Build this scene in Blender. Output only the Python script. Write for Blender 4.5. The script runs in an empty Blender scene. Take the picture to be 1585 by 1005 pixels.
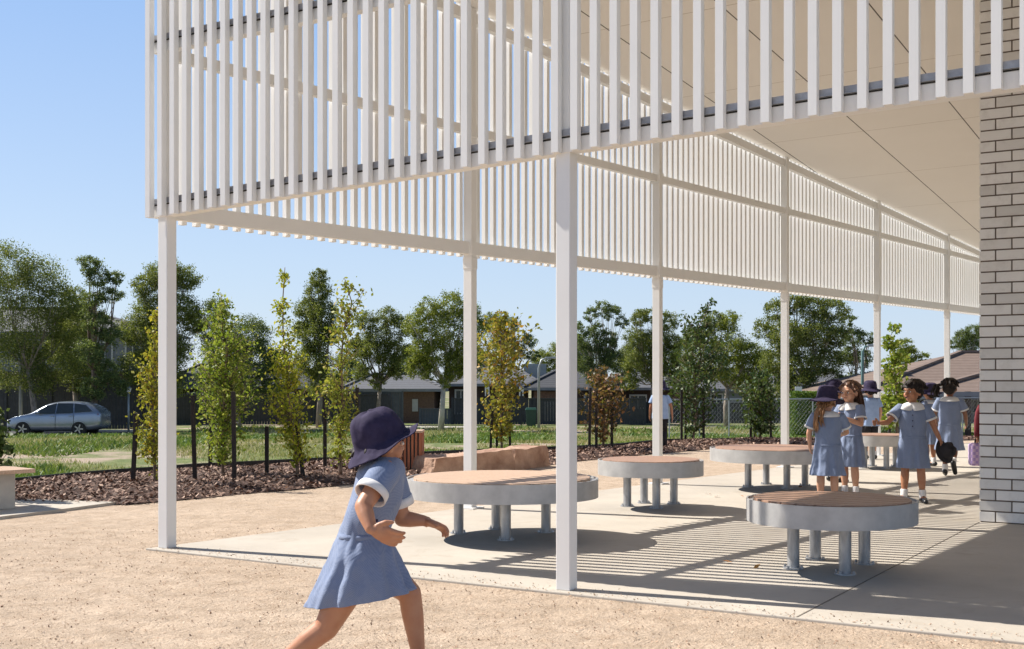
import bpy, bmesh, math, random
import numpy as np
from mathutils import Vector, Matrix
R = math.radians
sc = bpy.context.scene
COL = sc.collection
# ------------------------------------------------------------------ camera, sky, sun
F, CX, HY, HC = 1850.0, 792.5, 590.0, 1.12          # focal (px of 1585), centre x, horizon row, camera height
cam_d = bpy.data.cameras.new('camera'); cam = bpy.data.objects.new('camera', cam_d); COL.objects.link(cam)
cam.location = (0, 0, HC); cam.rotation_euler = (R(90), 0, 0)
cam_d.sensor_width = 36; cam_d.lens = 36*F/1585; cam_d.shift_y = (HY-502.5)/1585
cam_d.clip_start = 0.05; cam_d.clip_end = 3000
sc.camera = cam
SUN_EL, SAX, SAY = 45.0, -0.922, 0.387
world = bpy.data.worlds.new('World'); sc.world = world; world.use_nodes = True
wn = world.node_tree; wn.nodes.clear()
wo = wn.nodes.new('ShaderNodeOutputWorld'); wb = wn.nodes.new('ShaderNodeBackground'); sky = wn.nodes.new('ShaderNodeTexSky')
sky.sky_type = 'NISHITA'; sky.sun_disc = False; sky.sun_elevation = R(SUN_EL); sky.sun_rotation = math.atan2(SAX, SAY)
sky.air_density = 1.0; sky.dust_density = 0.5; sky.ozone_density = 2.6; sky.altitude = 50
SKY = 0.10; EXPO = 0.72
wb.inputs['Strength'].default_value = SKY
# clear-day tint by elevation above the horizon, mixed into the Nishita sky
wg = wn.nodes.new('ShaderNodeTexCoord'); wx = wn.nodes.new('ShaderNodeSeparateXYZ'); wn.links.new(wg.outputs['Generated'], wx.inputs[0])
wr = wn.nodes.new('ShaderNodeValToRGB'); we = wr.color_ramp.elements
for _ in range(3): we.new(.5)
for i, (po, c) in enumerate([(0, (.60,.72,.90)), (.10, (.54,.68,.90)), (.30, (.345,.54,.90)), (.44, (.13,.22,.42)), (1, (.075,.115,.20))]):
    we[i].position = po; we[i].color = (*c, 1)
wn.links.new(wx.outputs[2], wr.inputs[0])
wv = wn.nodes.new('ShaderNodeVectorMath'); wv.operation = 'SCALE'; wv.inputs['Scale'].default_value = 1/SKY/2**EXPO; wn.links.new(wr.outputs[0], wv.inputs[0])
wm = wn.nodes.new('ShaderNodeMix'); wm.data_type = 'RGBA'; wm.inputs[0].default_value = .78
wn.links.new(sky.outputs[0], wm.inputs[6]); wn.links.new(wv.outputs[0], wm.inputs[7])
wn.links.new(wm.outputs[2], wb.inputs[0]); wn.links.new(wb.outputs[0], wo.inputs[0])
sl = bpy.data.lights.new('sun', 'SUN'); sl.energy = 5.0; sl.angle = R(0.35); sl.color = (1.0, 0.935, 0.845)
so = bpy.data.objects.new('sun', sl); COL.objects.link(so)
sdir = Vector((SAX*math.cos(R(SUN_EL)), SAY*math.cos(R(SUN_EL)), math.sin(R(SUN_EL))))
so.rotation_euler = sdir.to_track_quat('Z', 'Y').to_euler(); so.location = (-20, 20, 30)
sc.view_settings.view_transform = 'Standard'; sc.view_settings.look = 'None'
sc.view_settings.exposure = EXPO; sc.view_settings.gamma = 1.0
sc.cycles.max_bounces = 8; sc.cycles.diffuse_bounces = 5; sc.cycles.transparent_max_bounces = 8

# ------------------------------------------------------------------ helpers
def terr(x, y):                                     # terrain height: flat round the slab, falling gently towards the street
    if y < 22: return 0.0
    if y > 55: return -1.43
    return -1.43*(y-22)/33.0
def P(px, py, z=0.0):                               # point of the level z seen at a pixel of the photograph
    s = (py-HY)/(HC-z); y = F/s
    return Vector(((px-CX)/s, y, z))
def at(px, py, y):
    return Vector(((px-CX)*y/F, y, HC-(py-HY)*y/F))
def tag(o, label=None, cat=None, group=None, kind=None):
    if label: o['label'] = label
    if cat: o['category'] = cat
    if group: o['group'] = group
    if kind: o['kind'] = kind
    return o
def empty(name, loc=(0,0,0), rz=0, **k):
    o = bpy.data.objects.new(name, None); COL.objects.link(o); o.location = loc; o.rotation_euler = (0,0,rz)
    o.empty_display_size = 0.1
    return tag(o, **k)
class MB:
    def __init__(s): s.v = []; s.f = []; s.m = []
    def add(s, vs, fs, mi=0):
        b = len(s.v); s.v += [tuple(v) for v in vs]; s.f += [tuple(b+i for i in f) for f in fs]; s.m += [mi]*len(fs)
    def box(s, c, hx, hy, hz, ax=None, mi=0):       # centre, half sizes, axes
        X, Y, Z = ax or (Vector((1,0,0)), Vector((0,1,0)), Vector((0,0,1)))
        c = Vector(c)
        vs = [c+X*(hx*a)+Y*(hy*b)+Z*(hz*d) for d in (-1,1) for b in (-1,1) for a in (-1,1)]
        s.add(vs, [(0,2,3,1),(4,5,7,6),(0,1,5,4),(2,6,7,3),(0,4,6,2),(1,3,7,5)], mi)
    def bar(s, a, b, w, h, mi=0, up=Vector((0,0,1))):
        a = Vector(a); b = Vector(b); Z = (b-a).normalized(); X = Z.cross(up)
        if X.length < 1e-4: X = Vector((1,0,0))
        X.normalize(); Y = X.cross(Z)
        s.box((a+b)/2, w/2, h/2, (b-a).length/2, (X, Y, Z), mi)
    def tube(s, pts, rs, n=8, cap=True, mi=0):
        pts = [Vector(p) for p in pts]
        if not hasattr(rs, '__len__'): rs = [rs]*len(pts)
        rings = []; prev = None
        for i, p in enumerate(pts):
            d = (pts[min(i+1, len(pts)-1)]-pts[max(i-1, 0)]).normalized()
            if prev is None:
                u = d.cross(Vector((0,0,1)));  u = d.cross(Vector((1,0,0))) if u.length < .05 else u
            else: u = prev-d*prev.dot(d)
            u.normalize(); prev = u; w = d.cross(u)
            rings.append([p+(u*math.cos(2*math.pi*k/n)+w*math.sin(2*math.pi*k/n))*rs[i] for k in range(n)])
        vs = [q for r in rings for q in r]; fs = []
        for i in range(len(pts)-1):
            for k in range(n):
                fs.append((i*n+k, i*n+(k+1)%n, (i+1)*n+(k+1)%n, (i+1)*n+k))
        if cap: fs += [tuple(range(n))[::-1], tuple((len(pts)-1)*n+k for k in range(n))]
        s.add(vs, fs, mi)
    def loft(s, rings, cap0=False, cap1=False, mi=0):
        n = len(rings[0]); vs = [q for r in rings for q in r]; fs = []
        for i in range(len(rings)-1):
            for k in range(n): fs.append((i*n+k, i*n+(k+1)%n, (i+1)*n+(k+1)%n, (i+1)*n+k))
        if cap0: fs.append(tuple(range(n))[::-1])
        if cap1: fs.append(tuple((len(rings)-1)*n+k for k in range(n)))
        s.add(vs, fs, mi)
    def prism(s, poly, z0, z1, mi=0):               # horizontal polygon (x, y) pulled from z0 to z1
        n = len(poly)
        vs = [(x, y, z0) for x, y in poly]+[(x, y, z1) for x, y in poly]
        s.add(vs, [tuple(range(n))[::-1], tuple(range(n, 2*n))]+[(i, (i+1)%n, n+(i+1)%n, n+i) for i in range(n)], mi)
    def ball(s, c, rx, ry=None, rz=None, rot=None, seg=14, mi=0):
        ry = ry or rx; rz = rz or rx; c = Vector(c); rings = []; h = seg//2
        for i in range(1, h):
            a = math.pi*i/h; ring = []
            for k in range(seg):
                b = 2*math.pi*k/seg; p = Vector((rx*math.sin(a)*math.cos(b), ry*math.sin(a)*math.sin(b), -rz*math.cos(a)))
                ring.append(c+(rot @ p if rot else p))
            rings.append(ring)
        b0 = len(s.v); s.loft(rings, mi=mi)
        lo = Vector((0,0,-rz)); hi = Vector((0,0,rz))
        s.v += [tuple(c+(rot @ lo if rot else lo)), tuple(c+(rot @ hi if rot else hi))]
        nb = len(s.v)-2
        for k in range(seg):
            s.f.append((nb, b0+(k+1)%seg, b0+k)); s.f.append((nb+1, b0+(h-2)*seg+k, b0+(h-2)*seg+(k+1)%seg)); s.m += [mi, mi]
    def mesh(s, name, mats, org=(0,0,0), smooth=False):
        me = bpy.data.meshes.new(name); o = Vector(org)
        me.from_pydata([tuple(Vector(v)-o) for v in s.v], [], s.f)
        for m in (mats if isinstance(mats, (list, tuple)) else [mats]): me.materials.append(m)
        if any(s.m): me.polygons.foreach_set('material_index', s.m)
        if smooth: me.polygons.foreach_set('use_smooth', [True]*len(me.polygons))
        me.update(); return me
    def build(s, name, mats, parent=None, smooth=False, org=None, auto=None, bevel=0, **k):
        if org is None: org = parent.location if parent is not None and parent.parent is None and abs(parent.rotation_euler.z) < 1e-6 else (0,0,0)
        ob = bpy.data.objects.new(name, s.mesh(name, mats, org, smooth)); COL.objects.link(ob)
        if parent is not None: ob.parent = parent
        if auto: 
            for e in ob.data.edges: pass
            ob.data.polygons.foreach_set('use_smooth', [True]*len(ob.data.polygons))
            ob.data.set_sharp_from_angle(angle=R(auto))
        if bevel:
            m = ob.modifiers.new('bevel', 'BEVEL'); m.width = bevel; m.segments = 2; m.limit_method = 'ANGLE'
        return tag(ob, **k)
def fast_mesh(name, V, Fc, mat):                    # big quad soups
    me = bpy.data.meshes.new(name); V = np.asarray(V, np.float32); Fc = np.asarray(Fc, np.int32); k = Fc.shape[1]
    me.vertices.add(len(V)); me.vertices.foreach_set('co', V.ravel())
    me.loops.add(Fc.size); me.loops.foreach_set('vertex_index', Fc.ravel())
    me.polygons.add(len(Fc)); me.polygons.foreach_set('loop_start', np.arange(0, Fc.size, k, dtype=np.int32))
    me.update(calc_edges=True); me.validate(); me.materials.append(mat); return me

# ------------------------------------------------------------------ materials
def nmat(name):
    m = bpy.data.materials.new(name); m.use_nodes = True; nt = m.node_tree
    return m, nt, nt.nodes['Principled BSDF'], (lambda a, b: nt.links.new(a, b))
def ramp(nt, fac, stops):
    r = nt.nodes.new('ShaderNodeValToRGB'); e = r.color_ramp.elements
    while len(e) < len(stops): e.new(0.5)
    for i, (p, c) in enumerate(stops): e[i].position = p; e[i].color = (*c, 1)
    nt.links.new(fac, r.inputs[0]); return r.outputs[0]
def mixc(nt, fac, a, b, mode='MIX'):
    n = nt.nodes.new('ShaderNodeMix'); n.data_type = 'RGBA'; n.blend_type = mode
    for sock, v in ((n.inputs[0], fac), (n.inputs[6], a), (n.inputs[7], b)):
        if hasattr(v, 'is_output'): nt.links.new(v, sock)
        elif isinstance(v, (int, float)): sock.default_value = v
        else: sock.default_value = (*v, 1)
    return n.outputs[2]
def noise(nt, scale, detail=4, rough=.55, vec=None, dist=0):
    n = nt.nodes.new('ShaderNodeTexNoise'); n.inputs['Scale'].default_value = scale; n.inputs['Detail'].default_value = detail
    n.inputs['Roughness'].default_value = rough; n.inputs['Distortion'].default_value = dist
    if vec is None:
        tc = nt.nodes.new('ShaderNodeTexCoord'); vec = tc.outputs['Object']
    nt.links.new(vec, n.inputs['Vector']); return n.outputs['Fac']
def bump(nt, bs, h, strength, dist=.01, prev=None):
    b = nt.nodes.new('ShaderNodeBump'); b.inputs['Strength'].default_value = strength; b.inputs['Distance'].default_value = dist
    nt.links.new(h, b.inputs['Height'])
    if prev: nt.links.new(prev, b.inputs['Normal'])
    if bs: nt.links.new(b.outputs[0], bs.inputs['Normal'])
    return b.outputs[0]
def mat(name, c1, c2=None, scale=8, rough=.6, metal=0, bmp=0, bscale=None, bdist=.005, stops=(.35,.65), stretch=None, spec=.5):
    m, nt, b, L = nmat(name)
    b.inputs['Roughness'].default_value = rough; b.inputs['Metallic'].default_value = metal
    b.inputs['Specular IOR Level'].default_value = spec
    vec = None
    if stretch:
        tc = nt.nodes.new('ShaderNodeTexCoord'); mp = nt.nodes.new('ShaderNodeMapping'); mp.inputs['Scale'].default_value = stretch
        L(tc.outputs['Object'], mp.inputs[0]); vec = mp.outputs[0]
    if c2 is None: c2 = tuple(x*.86 for x in c1)
    L(ramp(nt, noise(nt, scale, 5, .6, vec), [(stops[0], c1), (stops[1], c2)]), b.inputs['Base Color'])
    if bmp: bump(nt, b, noise(nt, bscale or scale*4, 4, .6, vec), bmp, bdist)
    return m
def leafmat(name, stops, rough=.5, trans=.35):
    m, nt, b, L = nmat(name); g = nt.nodes.new('ShaderNodeNewGeometry')
    c = ramp(nt, g.outputs['Random Per Island'], stops); L(c, b.inputs['Base Color'])
    b.inputs['Roughness'].default_value = max(rough, .5); b.inputs['Specular IOR Level'].default_value = .28
    t = nt.nodes.new('ShaderNodeBsdfTranslucent'); L(mixc(nt, .35, c, (.30,.36,.02)), t.inputs[0])
    mx = nt.nodes.new('ShaderNodeMixShader'); mx.inputs[0].default_value = trans
    out = nt.nodes['Material Output']; L(b.outputs[0], mx.inputs[1]); L(t.outputs[0], mx.inputs[2]); L(mx.outputs[0], out.inputs[0])
    return m
M = {}
M['paint'] = mat('off_white_steel_paint', (.83,.825,.81), (.80,.795,.775), 2.5, .42, bmp=.04, bscale=60, bdist=.001)
M['alu'] = mat('mill_aluminium', (.46,.46,.48), (.34,.34,.36), 20, .5, .5)
M['dark_line'] = mat('thin_dark_strip', (.02,.018,.016), None, 20, .7)
M['galv'] = mat('galvanised_steel', (.52,.515,.505), (.40,.395,.39), 6, .5, .4, bmp=.08, bscale=40, bdist=.002)
M['galvleg'] = mat('galvanised_pipe', (.52,.53,.54), (.34,.35,.37), 26, .38, .6, bmp=.05, bscale=60, stretch=(1,1,.3))
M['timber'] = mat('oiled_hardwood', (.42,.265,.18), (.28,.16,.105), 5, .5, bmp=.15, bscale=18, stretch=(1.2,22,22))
M['timber_pale'] = mat('weathered_sunlit_hardwood', (.58,.42,.30), (.42,.28,.19), 5, .55, bmp=.15, bscale=18, stretch=(1.2,22,22))  # paler hardwood; on the large table its paleness is sunlight put into the colour
M['batten'] = mat('orange_timber_batten', (.40,.135,.06), (.26,.08,.035), 7, .55, bmp=.1, stretch=(8,8,.8))
M['dark'] = mat('dark_metal', (.025,.025,.028), None, 10, .5)
M['stake'] = mat('dark_hardwood_stake', (.035,.026,.022), (.018,.014,.013), 9, .8, bmp=.3, stretch=(6,6,.7))
M['bark'] = mat('eucalypt_bark', (.36,.31,.26), (.15,.115,.09), 6, .85, bmp=.4, stretch=(3,3,.6))
M['bark_pale'] = mat('pale_eucalypt_bark', (.55,.51,.45), (.30,.26,.22), 3, .8, bmp=.3, stretch=(2,2,.6))
M['stem'] = mat('sapling_bark', (.20,.14,.10), (.10,.07,.05), 12, .8, bmp=.3)
M['rock'] = mat('sandstone_boulder', (.50,.335,.24), (.27,.15,.10), 3.6, .9, bmp=.9, bscale=9, bdist=.03)
M['rockpale'] = mat('pale_sandstone_face', (.62,.47,.33), (.45,.27,.17), 5, .9, bmp=.9, bscale=11, bdist=.025)
M['bench_conc'] = mat('bench_concrete', (.52,.49,.43), (.44,.41,.36), 7, .85, bmp=.2, bscale=50)
M['white'] = mat('white_cotton', (.78,.77,.76), (.70,.69,.69), 30, .85, bmp=.1, bscale=90)
M['navy'] = mat('navy_cotton', (.042,.034,.075), (.028,.022,.052), 25, .85, bmp=.25, bscale=60, bdist=.004, spec=.2)
M['black'] = mat('black_leather', (.012,.012,.014), None, 20, .35)
M['blacktex'] = mat('black_cloth', (.018,.016,.02), None, 20, .9)
M['shirt'] = mat('pale_blue_polo', (.33,.45,.68), (.28,.39,.62), 18, .85)
M['maroon'] = mat('maroon_wool', (.17,.02,.03), (.12,.012,.02), 30, .9)
M['hair_black'] = mat('black_hair', (.012,.009,.008), (.022,.015,.012), 40, .6, stretch=(1,1,.1), spec=.25)
M['hair_brown'] = mat('brown_hair', (.13,.055,.025), (.065,.028,.014), 40, .42, stretch=(1,1,.1))
M['hair_fair'] = mat('fair_hair', (.33,.17,.07), (.20,.095,.04), 40, .45, stretch=(1,1,.1))
M['eyewhite'] = mat('eye_white', (.70,.68,.65), None, 10, .3)
M['iris'] = mat('dark_iris', (.02,.012,.008), None, 10, .2)
M['lip'] = mat('lip', (.36,.12,.09), None, 10, .5)
M['glass'] = mat('car_glass', (.02,.028,.035), None, 10, .08)
M['tyre'] = mat('tyre_rubber', (.02,.02,.02), None, 10, .8)
M['rim'] = mat('alloy', (.5,.5,.52), None, 10, .3, .8)
M['carpaint'] = mat('silver_blue_car_paint', (.29,.33,.40), (.26,.30,.37), 2, .22, .6)
M['winglass'] = mat('window_glass', (.03,.04,.05), (.05,.06,.07), 2, .12)
M['house_dark'] = mat('dark_house_brick', (.085,.052,.040), (.055,.036,.030), 9, .9, bmp=.2)
M['house_brown'] = mat('tan_house_brick', (.22,.135,.095), (.16,.095,.068), 9, .9)
M['render_grey'] = mat('grey_render', (.26,.27,.29), (.22,.23,.25), 4, .9)
M['render_white'] = mat('pale_render', (.62,.60,.57), None, 4, .9)
M['fence_dark'] = mat('charcoal_paling', (.052,.055,.06), (.036,.038,.042), 5, .7)
M['fence_mid'] = mat('slate_paling', (.10,.115,.12), (.075,.088,.092), 5, .7)
M['pole'] = mat('galvanised_pole', (.36,.39,.40), (.30,.33,.34), 8, .45, .5)
M['polegreen'] = mat('green_pole', (.10,.20,.20), None, 8, .5)
M['sock'] = M['white']
def roofmat(name, c, ax='Z'):
    m, nt, b, L = nmat(name); b.inputs['Roughness'].default_value = .75
    tc = nt.nodes.new('ShaderNodeTexCoord'); w = nt.nodes.new('ShaderNodeTexWave'); w.wave_type = 'BANDS'; w.bands_direction = 'Z'
    w.inputs['Scale'].default_value = 2.6; w.inputs['Distortion'].default_value = .3; L(tc.outputs['Object'], w.inputs[0])
    c2 = ramp(nt, noise(nt, 6, 5), [(.3, c), (.7, tuple(x*.8 for x in c))])
    L(c2, b.inputs['Base Color']); bump(nt, b, w.outputs['Fac'], .8, .03); return m
M['roof_grey'] = roofmat('grey_roof_tile', (.115,.12,.135)); M['roof_dark'] = roofmat('charcoal_roof_tile', (.050,.052,.060))
M['roof_brown'] = roofmat('brown_roof_tile', (.20,.145,.115))
def skinmat(name, c):
    m, nt, b, L = nmat(name); b.inputs['Roughness'].default_value = .48
    L(ramp(nt, noise(nt, 22, 4), [(.3, c), (.7, (c[0]*.92, c[1]*.82, c[2]*.78))]), b.inputs['Base Color'])
    b.inputs['Subsurface Weight'].default_value = .12; b.inputs['Subsurface Radius'].default_value = (.012,.005,.003)
    bump(nt, b, noise(nt, 120, 3), .06, .001); return m
M['skin'] = skinmat('fair_skin', (.60,.34,.22)); M['skin_tan'] = skinmat('tan_skin', (.42,.20,.11)); M['skin_run'] = skinmat('suntanned_skin', (.50,.25,.145)); M['skin_dark'] = skinmat('brown_skin', (.25,.115,.062))
def dressmat():
    m, nt, b, L = nmat('blue_gingham_cotton'); b.inputs['Roughness'].default_value = .85; b.inputs['Specular IOR Level'].default_value = .2
    tc = nt.nodes.new('ShaderNodeTexCoord'); ck = nt.nodes.new('ShaderNodeTexChecker'); ck.inputs['Scale'].default_value = 300
    L(tc.outputs['Object'], ck.inputs[0]); ck.inputs[1].default_value = (.15,.20,.325,1); ck.inputs[2].default_value = (.26,.31,.43,1)
    c = mixc(nt, .35, ck.outputs[0], ramp(nt, noise(nt, 9, 4), [(.35, (.22,.27,.40)), (.65, (.155,.20,.32))]))
    L(c, b.inputs['Base Color'])
    nb = bump(nt, None, noise(nt, 7, 3, .5, None, 1.2), .35, .03); bump(nt, b, noise(nt, 60, 3), .15, .002, nb)
    b.inputs['Sheen Weight'].default_value = .15; return m
M['dress'] = dressmat()
# --- ground materials
def sandmat():
    m, nt, b, L = nmat('decomposed_granite'); b.inputs['Roughness'].default_value = .95; b.inputs['Specular IOR Level'].default_value = .15
    big = ramp(nt, noise(nt, .8, 7, .68), [(.32, (.58,.465,.36)), (.68, (.46,.36,.27))])
    mid = noise(nt, 6, 6, .7); c = mixc(nt, ramp(nt, mid, [(.46, (0,0,0)), (.66, (.75,.75,.75))]), big, (.40,.30,.215))
    fine = noise(nt, 95, 3, .7); c = mixc(nt, ramp(nt, fine, [(.56, (0,0,0)), (.64, (.75,.75,.75))]), c, (.27,.19,.135))
    fine3 = noise(nt, 150, 2, .6); c = mixc(nt, ramp(nt, fine3, [(.58, (0,0,0)), (.66, (.7,.7,.7))]), c, (.74,.60,.47))
    L(c, b.inputs['Base Color'])
    n1 = bump(nt, None, noise(nt, 5, 7, .72, None, .6), .9, .05); n2 = bump(nt, None, noise(nt, 34, 4, .7), .8, .02, n1); bump(nt, b, fine, .7, .006, n2)
    return m
M['sand'] = sandmat()
def concmat():
    m, nt, b, L = nmat('broom_finished_concrete'); b.inputs['Roughness'].default_value = .8
    c = ramp(nt, noise(nt, 1.1, 6, .62), [(.28, (.51,.465,.40)), (.72, (.40,.36,.305))])
    c = mixc(nt, ramp(nt, noise(nt, 14, 5, .7), [(.5, (0,0,0)), (.72, (.4,.4,.4))]), c, (.42,.385,.33))
    c = mixc(nt, ramp(nt, noise(nt, 90, 3, .7), [(.62, (0,0,0)), (.7, (.5,.5,.5))]), c, (.33,.29,.24))
    c = mixc(nt, ramp(nt, noise(nt, 2.6, 5, .65, None, 1.5), [(.56, (0,0,0)), (.70, (.55,.55,.55))]), c, (.36,.30,.23))
    L(c, b.inputs['Base Color']); bump(nt, b, noise(nt, 120, 4, .7), .25, .003); return m
M['conc'] = concmat()
def mulchmat(name, stops):
    m, nt, b, L = nmat(name); b.inputs['Roughness'].default_value = .8
    g = nt.nodes.new('ShaderNodeNewGeometry'); L(ramp(nt, g.outputs['Random Per Island'], stops), b.inputs['Base Color']); return m
M['chip'] = mulchmat('bark_chip', [(0, (.05,.026,.018)), (.35, (.14,.075,.05)), (.7, (.27,.16,.115)), (1, (.52,.37,.28))])
M['mulchbase'] = mat('mulch_bed', (.10,.052,.036), (.045,.024,.018), 22, .95, bmp=.9, bscale=30, bdist=.03)
def fieldmat():
    m, nt, b, L = nmat('rough_field'); b.inputs['Roughness'].default_value = .95
    g = ramp(nt, noise(nt, 3.5, 6, .7), [(.3, (.075,.115,.025)), (.55, (.14,.17,.045)), (.75, (.24,.23,.10))])
    c = mixc(nt, ramp(nt, noise(nt, .35, 6, .7), [(.49, (0,0,0)), (.58, (1,1,1))]), g, (.37,.29,.22))
    L(c, b.inputs['Base Color']); bump(nt, b, noise(nt, 10, 5, .7), .8, .06); return m
M['field'] = fieldmat()
M['asphalt'] = mat('asphalt', (.055,.055,.058), (.045,.045,.048), 3, .9)
M['footpath'] = mat('footpath_concrete', (.48,.46,.42), (.42,.40,.37), 2, .9)
M['grass'] = leafmat('grass_blade', [(0, (.08,.13,.03)), (.4, (.23,.25,.075)), (.7, (.40,.36,.17)), (1, (.60,.50,.32))], .6, .3)
M['weed'] = leafmat('weed_leaf', [(0, (.05,.11,.025)), (.6, (.11,.20,.045)), (1, (.22,.30,.07))], .55, .25)
M['leaf_dead'] = mulchmat('dead_leaf', [(0, (.07,.035,.02)), (.6, (.16,.08,.04)), (1, (.30,.14,.05))])
M['leaf_orange'] = mulchmat('fallen_orange_leaf', [(0, (.45,.12,.03)), (1, (.60,.30,.08))])
M['pebble'] = mulchmat('granite_grit', [(0, (.22,.13,.08)), (.5, (.46,.31,.21)), (1, (.74,.60,.47))])

# ------------------------------------------------------------------ frame of the canopy
P0 = P(259, 847.5)                                  # corner post
q = Vector((2992, -1850, 0)).normalized()           # along the front
p = Vector((1850, 2992, 0)).normalized()            # into the shelter, square to the front
bdir = Vector((1457.5, 1850, 0)).normalized()       # along the rear screen
bn = Vector((-bdir.y, bdir.x, 0))                   # outward of the rear screen
fo = -p                                             # outward of the front
UP = Vector((0,0,1))
def on_line(px, o, d):                              # distance along a plan line where a photo column meets it
    k = (px-CX)/F
    return (k*o.y-o.x)/(d.x-k*d.y)
D1 = on_line(877, P0, q)
LB = on_line(1466, P0, bdir)/5.0
print('bay front', D1, 'bay rear', LB, 'P0', P0[:])

# ------------------------------------------------------------------ ground
def grid_mesh(name, xs, ys, zf, m, kind='structure'):
    X, Y = np.meshgrid(xs, ys); V = np.stack([X, Y, np.vectorize(zf)(X, Y)], -1).reshape(-1, 3)
    nx, ny = len(xs), len(ys); I = np.arange(nx*ny).reshape(ny, nx)
    Fc = np.stack([I[:-1,:-1], I[:-1,1:], I[1:,1:], I[1:,:-1]], -1).reshape(-1, 4)
    o = bpy.data.objects.new(name, fast_mesh(name, V, Fc, m)); COL.objects.link(o); o['kind'] = kind
    o.data.polygons.foreach_set('use_smooth', [True]*len(o.data.polygons)); return o
ys = np.concatenate([[-40, -10, 0], np.arange(4, 60, 1.0), [65, 80, 120, 300, 1200, 2500]])
xs = np.concatenate([[-2500, -800, -200, -80], np.arange(-50, 51, 2.0), [80, 200, 800, 2500]])
grid_mesh('ground', xs, ys, lambda x, y: terr(x, y)-.03, M['field'])
MF = [(-60, 806), (-200, 815)]                      # pixels of the mulch bed's near edge, right to left below
near_px = [(-260, 777), (0, 777), (90, 778), (180, 780), (215, 779), (330, 768), (400, 761), (470, 756), (530, 750), (600, 742), (660, 736), (760, 727), (850, 719), (895, 713), (1000, 703), (1105, 694), (1215, 690), (1320, 686), (1430, 683), (1540, 680), (1700, 678)]
far_px = [(-260, 770), (0, 753), (60, 747), (120, 741), (180, 736), (240, 732), (300, 727), (400, 722), (530, 715), (650, 707), (760, 702), (893, 697), (960, 693), (1030, 686), (1240, 683), (1340, 680.5), (1440, 678.5), (1540, 676), (1700, 674)]
def ground_hit(px, py):
    y = F*HC/(py-HY)
    for _ in range(60):
        z = terr(0, y); y2 = F*(HC-z)/(py-HY); y = y*.5+y2*.5
    return Vector(((px-CX)*y/F, y, terr(0, y)))
near_w = [ground_hit(*t) for t in near_px]; far_w = [ground_hit(*t) for t in far_px]
def interp_line(L_, x):
    xs_ = [w.x for w in L_]; ys_ = [w.y for w in L_]; return float(np.interp(x, xs_, ys_))
near_w.sort(key=lambda w: w.x); far_w.sort(key=lambda w: w.x)
mb = MB()                                           # sand yard up to the mulch
xg = np.arange(-30, 30.1, .5)
for a, b_ in zip(xg[:-1], xg[1:]):
    ya, yb = interp_line(near_w, a)+.15, interp_line(near_w, b_)+.15
    yy = np.linspace(0, 1, 13)
    for i in range(12):
        q4 = []
        for (x, t, ye) in ((a, yy[i], ya), (b_, yy[i], yb), (b_, yy[i+1], yb), (a, yy[i+1], ya)):
            y = -6+(ye+6)*t; q4.append((x, y, terr(x, y)-.014))
        mb.add(q4, [(0,1,2,3)])
o = mb.build('sand_yard', M['sand']); o['kind'] = 'structure'
def mulch_z(x, y):
    a, b_ = interp_line(near_w, x), interp_line(far_w, x); t = (y-a)/max(b_-a, .01)
    return terr(x, y)+.05*max(0, min(1, t*5, (1-t)*5))+.015*math.sin(x*3.1)*math.sin(y*2.3)-.005
mb = MB(); xg = np.arange(-30, 24, .25)
for a, b_ in zip(xg[:-1], xg[1:]):
    for i in range(10):
        q4 = []
        for (x, t) in ((a, i/10), (b_, i/10), (b_, (i+1)/10), (a, (i+1)/10)):
            y0, y1 = interp_line(near_w, x), interp_line(far_w, x); y = y0+(y1-y0)*t; q4.append((x, y, mulch_z(x, y)))
        mb.add(q4, [(0,1,2,3)])
o = mb.build('mulch_bed', M['mulchbase'], smooth=True); o['kind'] = 'structure'
rng = np.random.default_rng(7)
def soup(name, pts, size, m, aspect=.4, flat=.35, kind='stuff', label=None, cat=None, thick=0):   # small flat pieces lying about
    n = len(pts); pts = np.asarray(pts); ang = rng.uniform(0, 2*np.pi, n); sz = size*rng.uniform(.5, 1.4, n)
    u = np.stack([np.cos(ang), np.sin(ang), rng.normal(0, flat, n)], -1); w = np.stack([-np.sin(ang), np.cos(ang), rng.normal(0, flat, n)], -1)
    u *= sz[:,None]/2; w *= (sz*aspect*rng.uniform(.6, 1.3, n))[:,None]/2
    V = np.stack([pts-u, pts-w*1.0, pts+u, pts+w], 1).reshape(-1, 3); Fc = np.arange(4*n).reshape(-1, 4)
    o = bpy.data.objects.new(name, fast_mesh(name, V, Fc, m)); COL.objects.link(o); tag(o, label, cat, None, kind); return o
pts = []
while len(pts) < 42000:
    x = rng.uniform(-11, 14); a, b_ = interp_line(near_w, x), interp_line(far_w, x); y = a-.05+(b_-a)*rng.uniform(0, 1)
    if rng.uniform() < (11.0/max(y, 11))**1.3: pts.append((x, y, mulch_z(x, min(max(y, a+.01), b_))+rng.uniform(.004, .03)))
soup('bark_chips', pts, .055, M['chip'], .45, .45, label='loose brown bark chips covering the planting bed', cat='mulch')
pts = [(rng.uniform(-4, 4), 3.2+6*rng.uniform()**1.5, -.010) for _ in range(26000)]
for _ in range(1200):                               # grit trodden onto the edge of the slab
    d_ = rng.uniform(-.1, 7); o_ = abs(rng.normal(0, .10)); v_ = P(259, 847.5)+Vector((2992,-1850,0)).normalized()*d_+Vector((1850,2992,0)).normalized()*(o_-.10); pts.append((v_.x, v_.y, .003))
soup('grit', pts, .009, M['pebble'], .8, .5, label='fine loose grit scattered over the sandy yard', cat='grit')
pts = [(rng.uniform(-4.5, 5), rng.uniform(3.3, 10.5), -.004) for _ in range(150)]
soup('leaf_litter', pts, .022, M['leaf_dead'], .4, .3, label='tiny dry brown leaves dotted over the sandy yard', cat='leaf litter')
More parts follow.
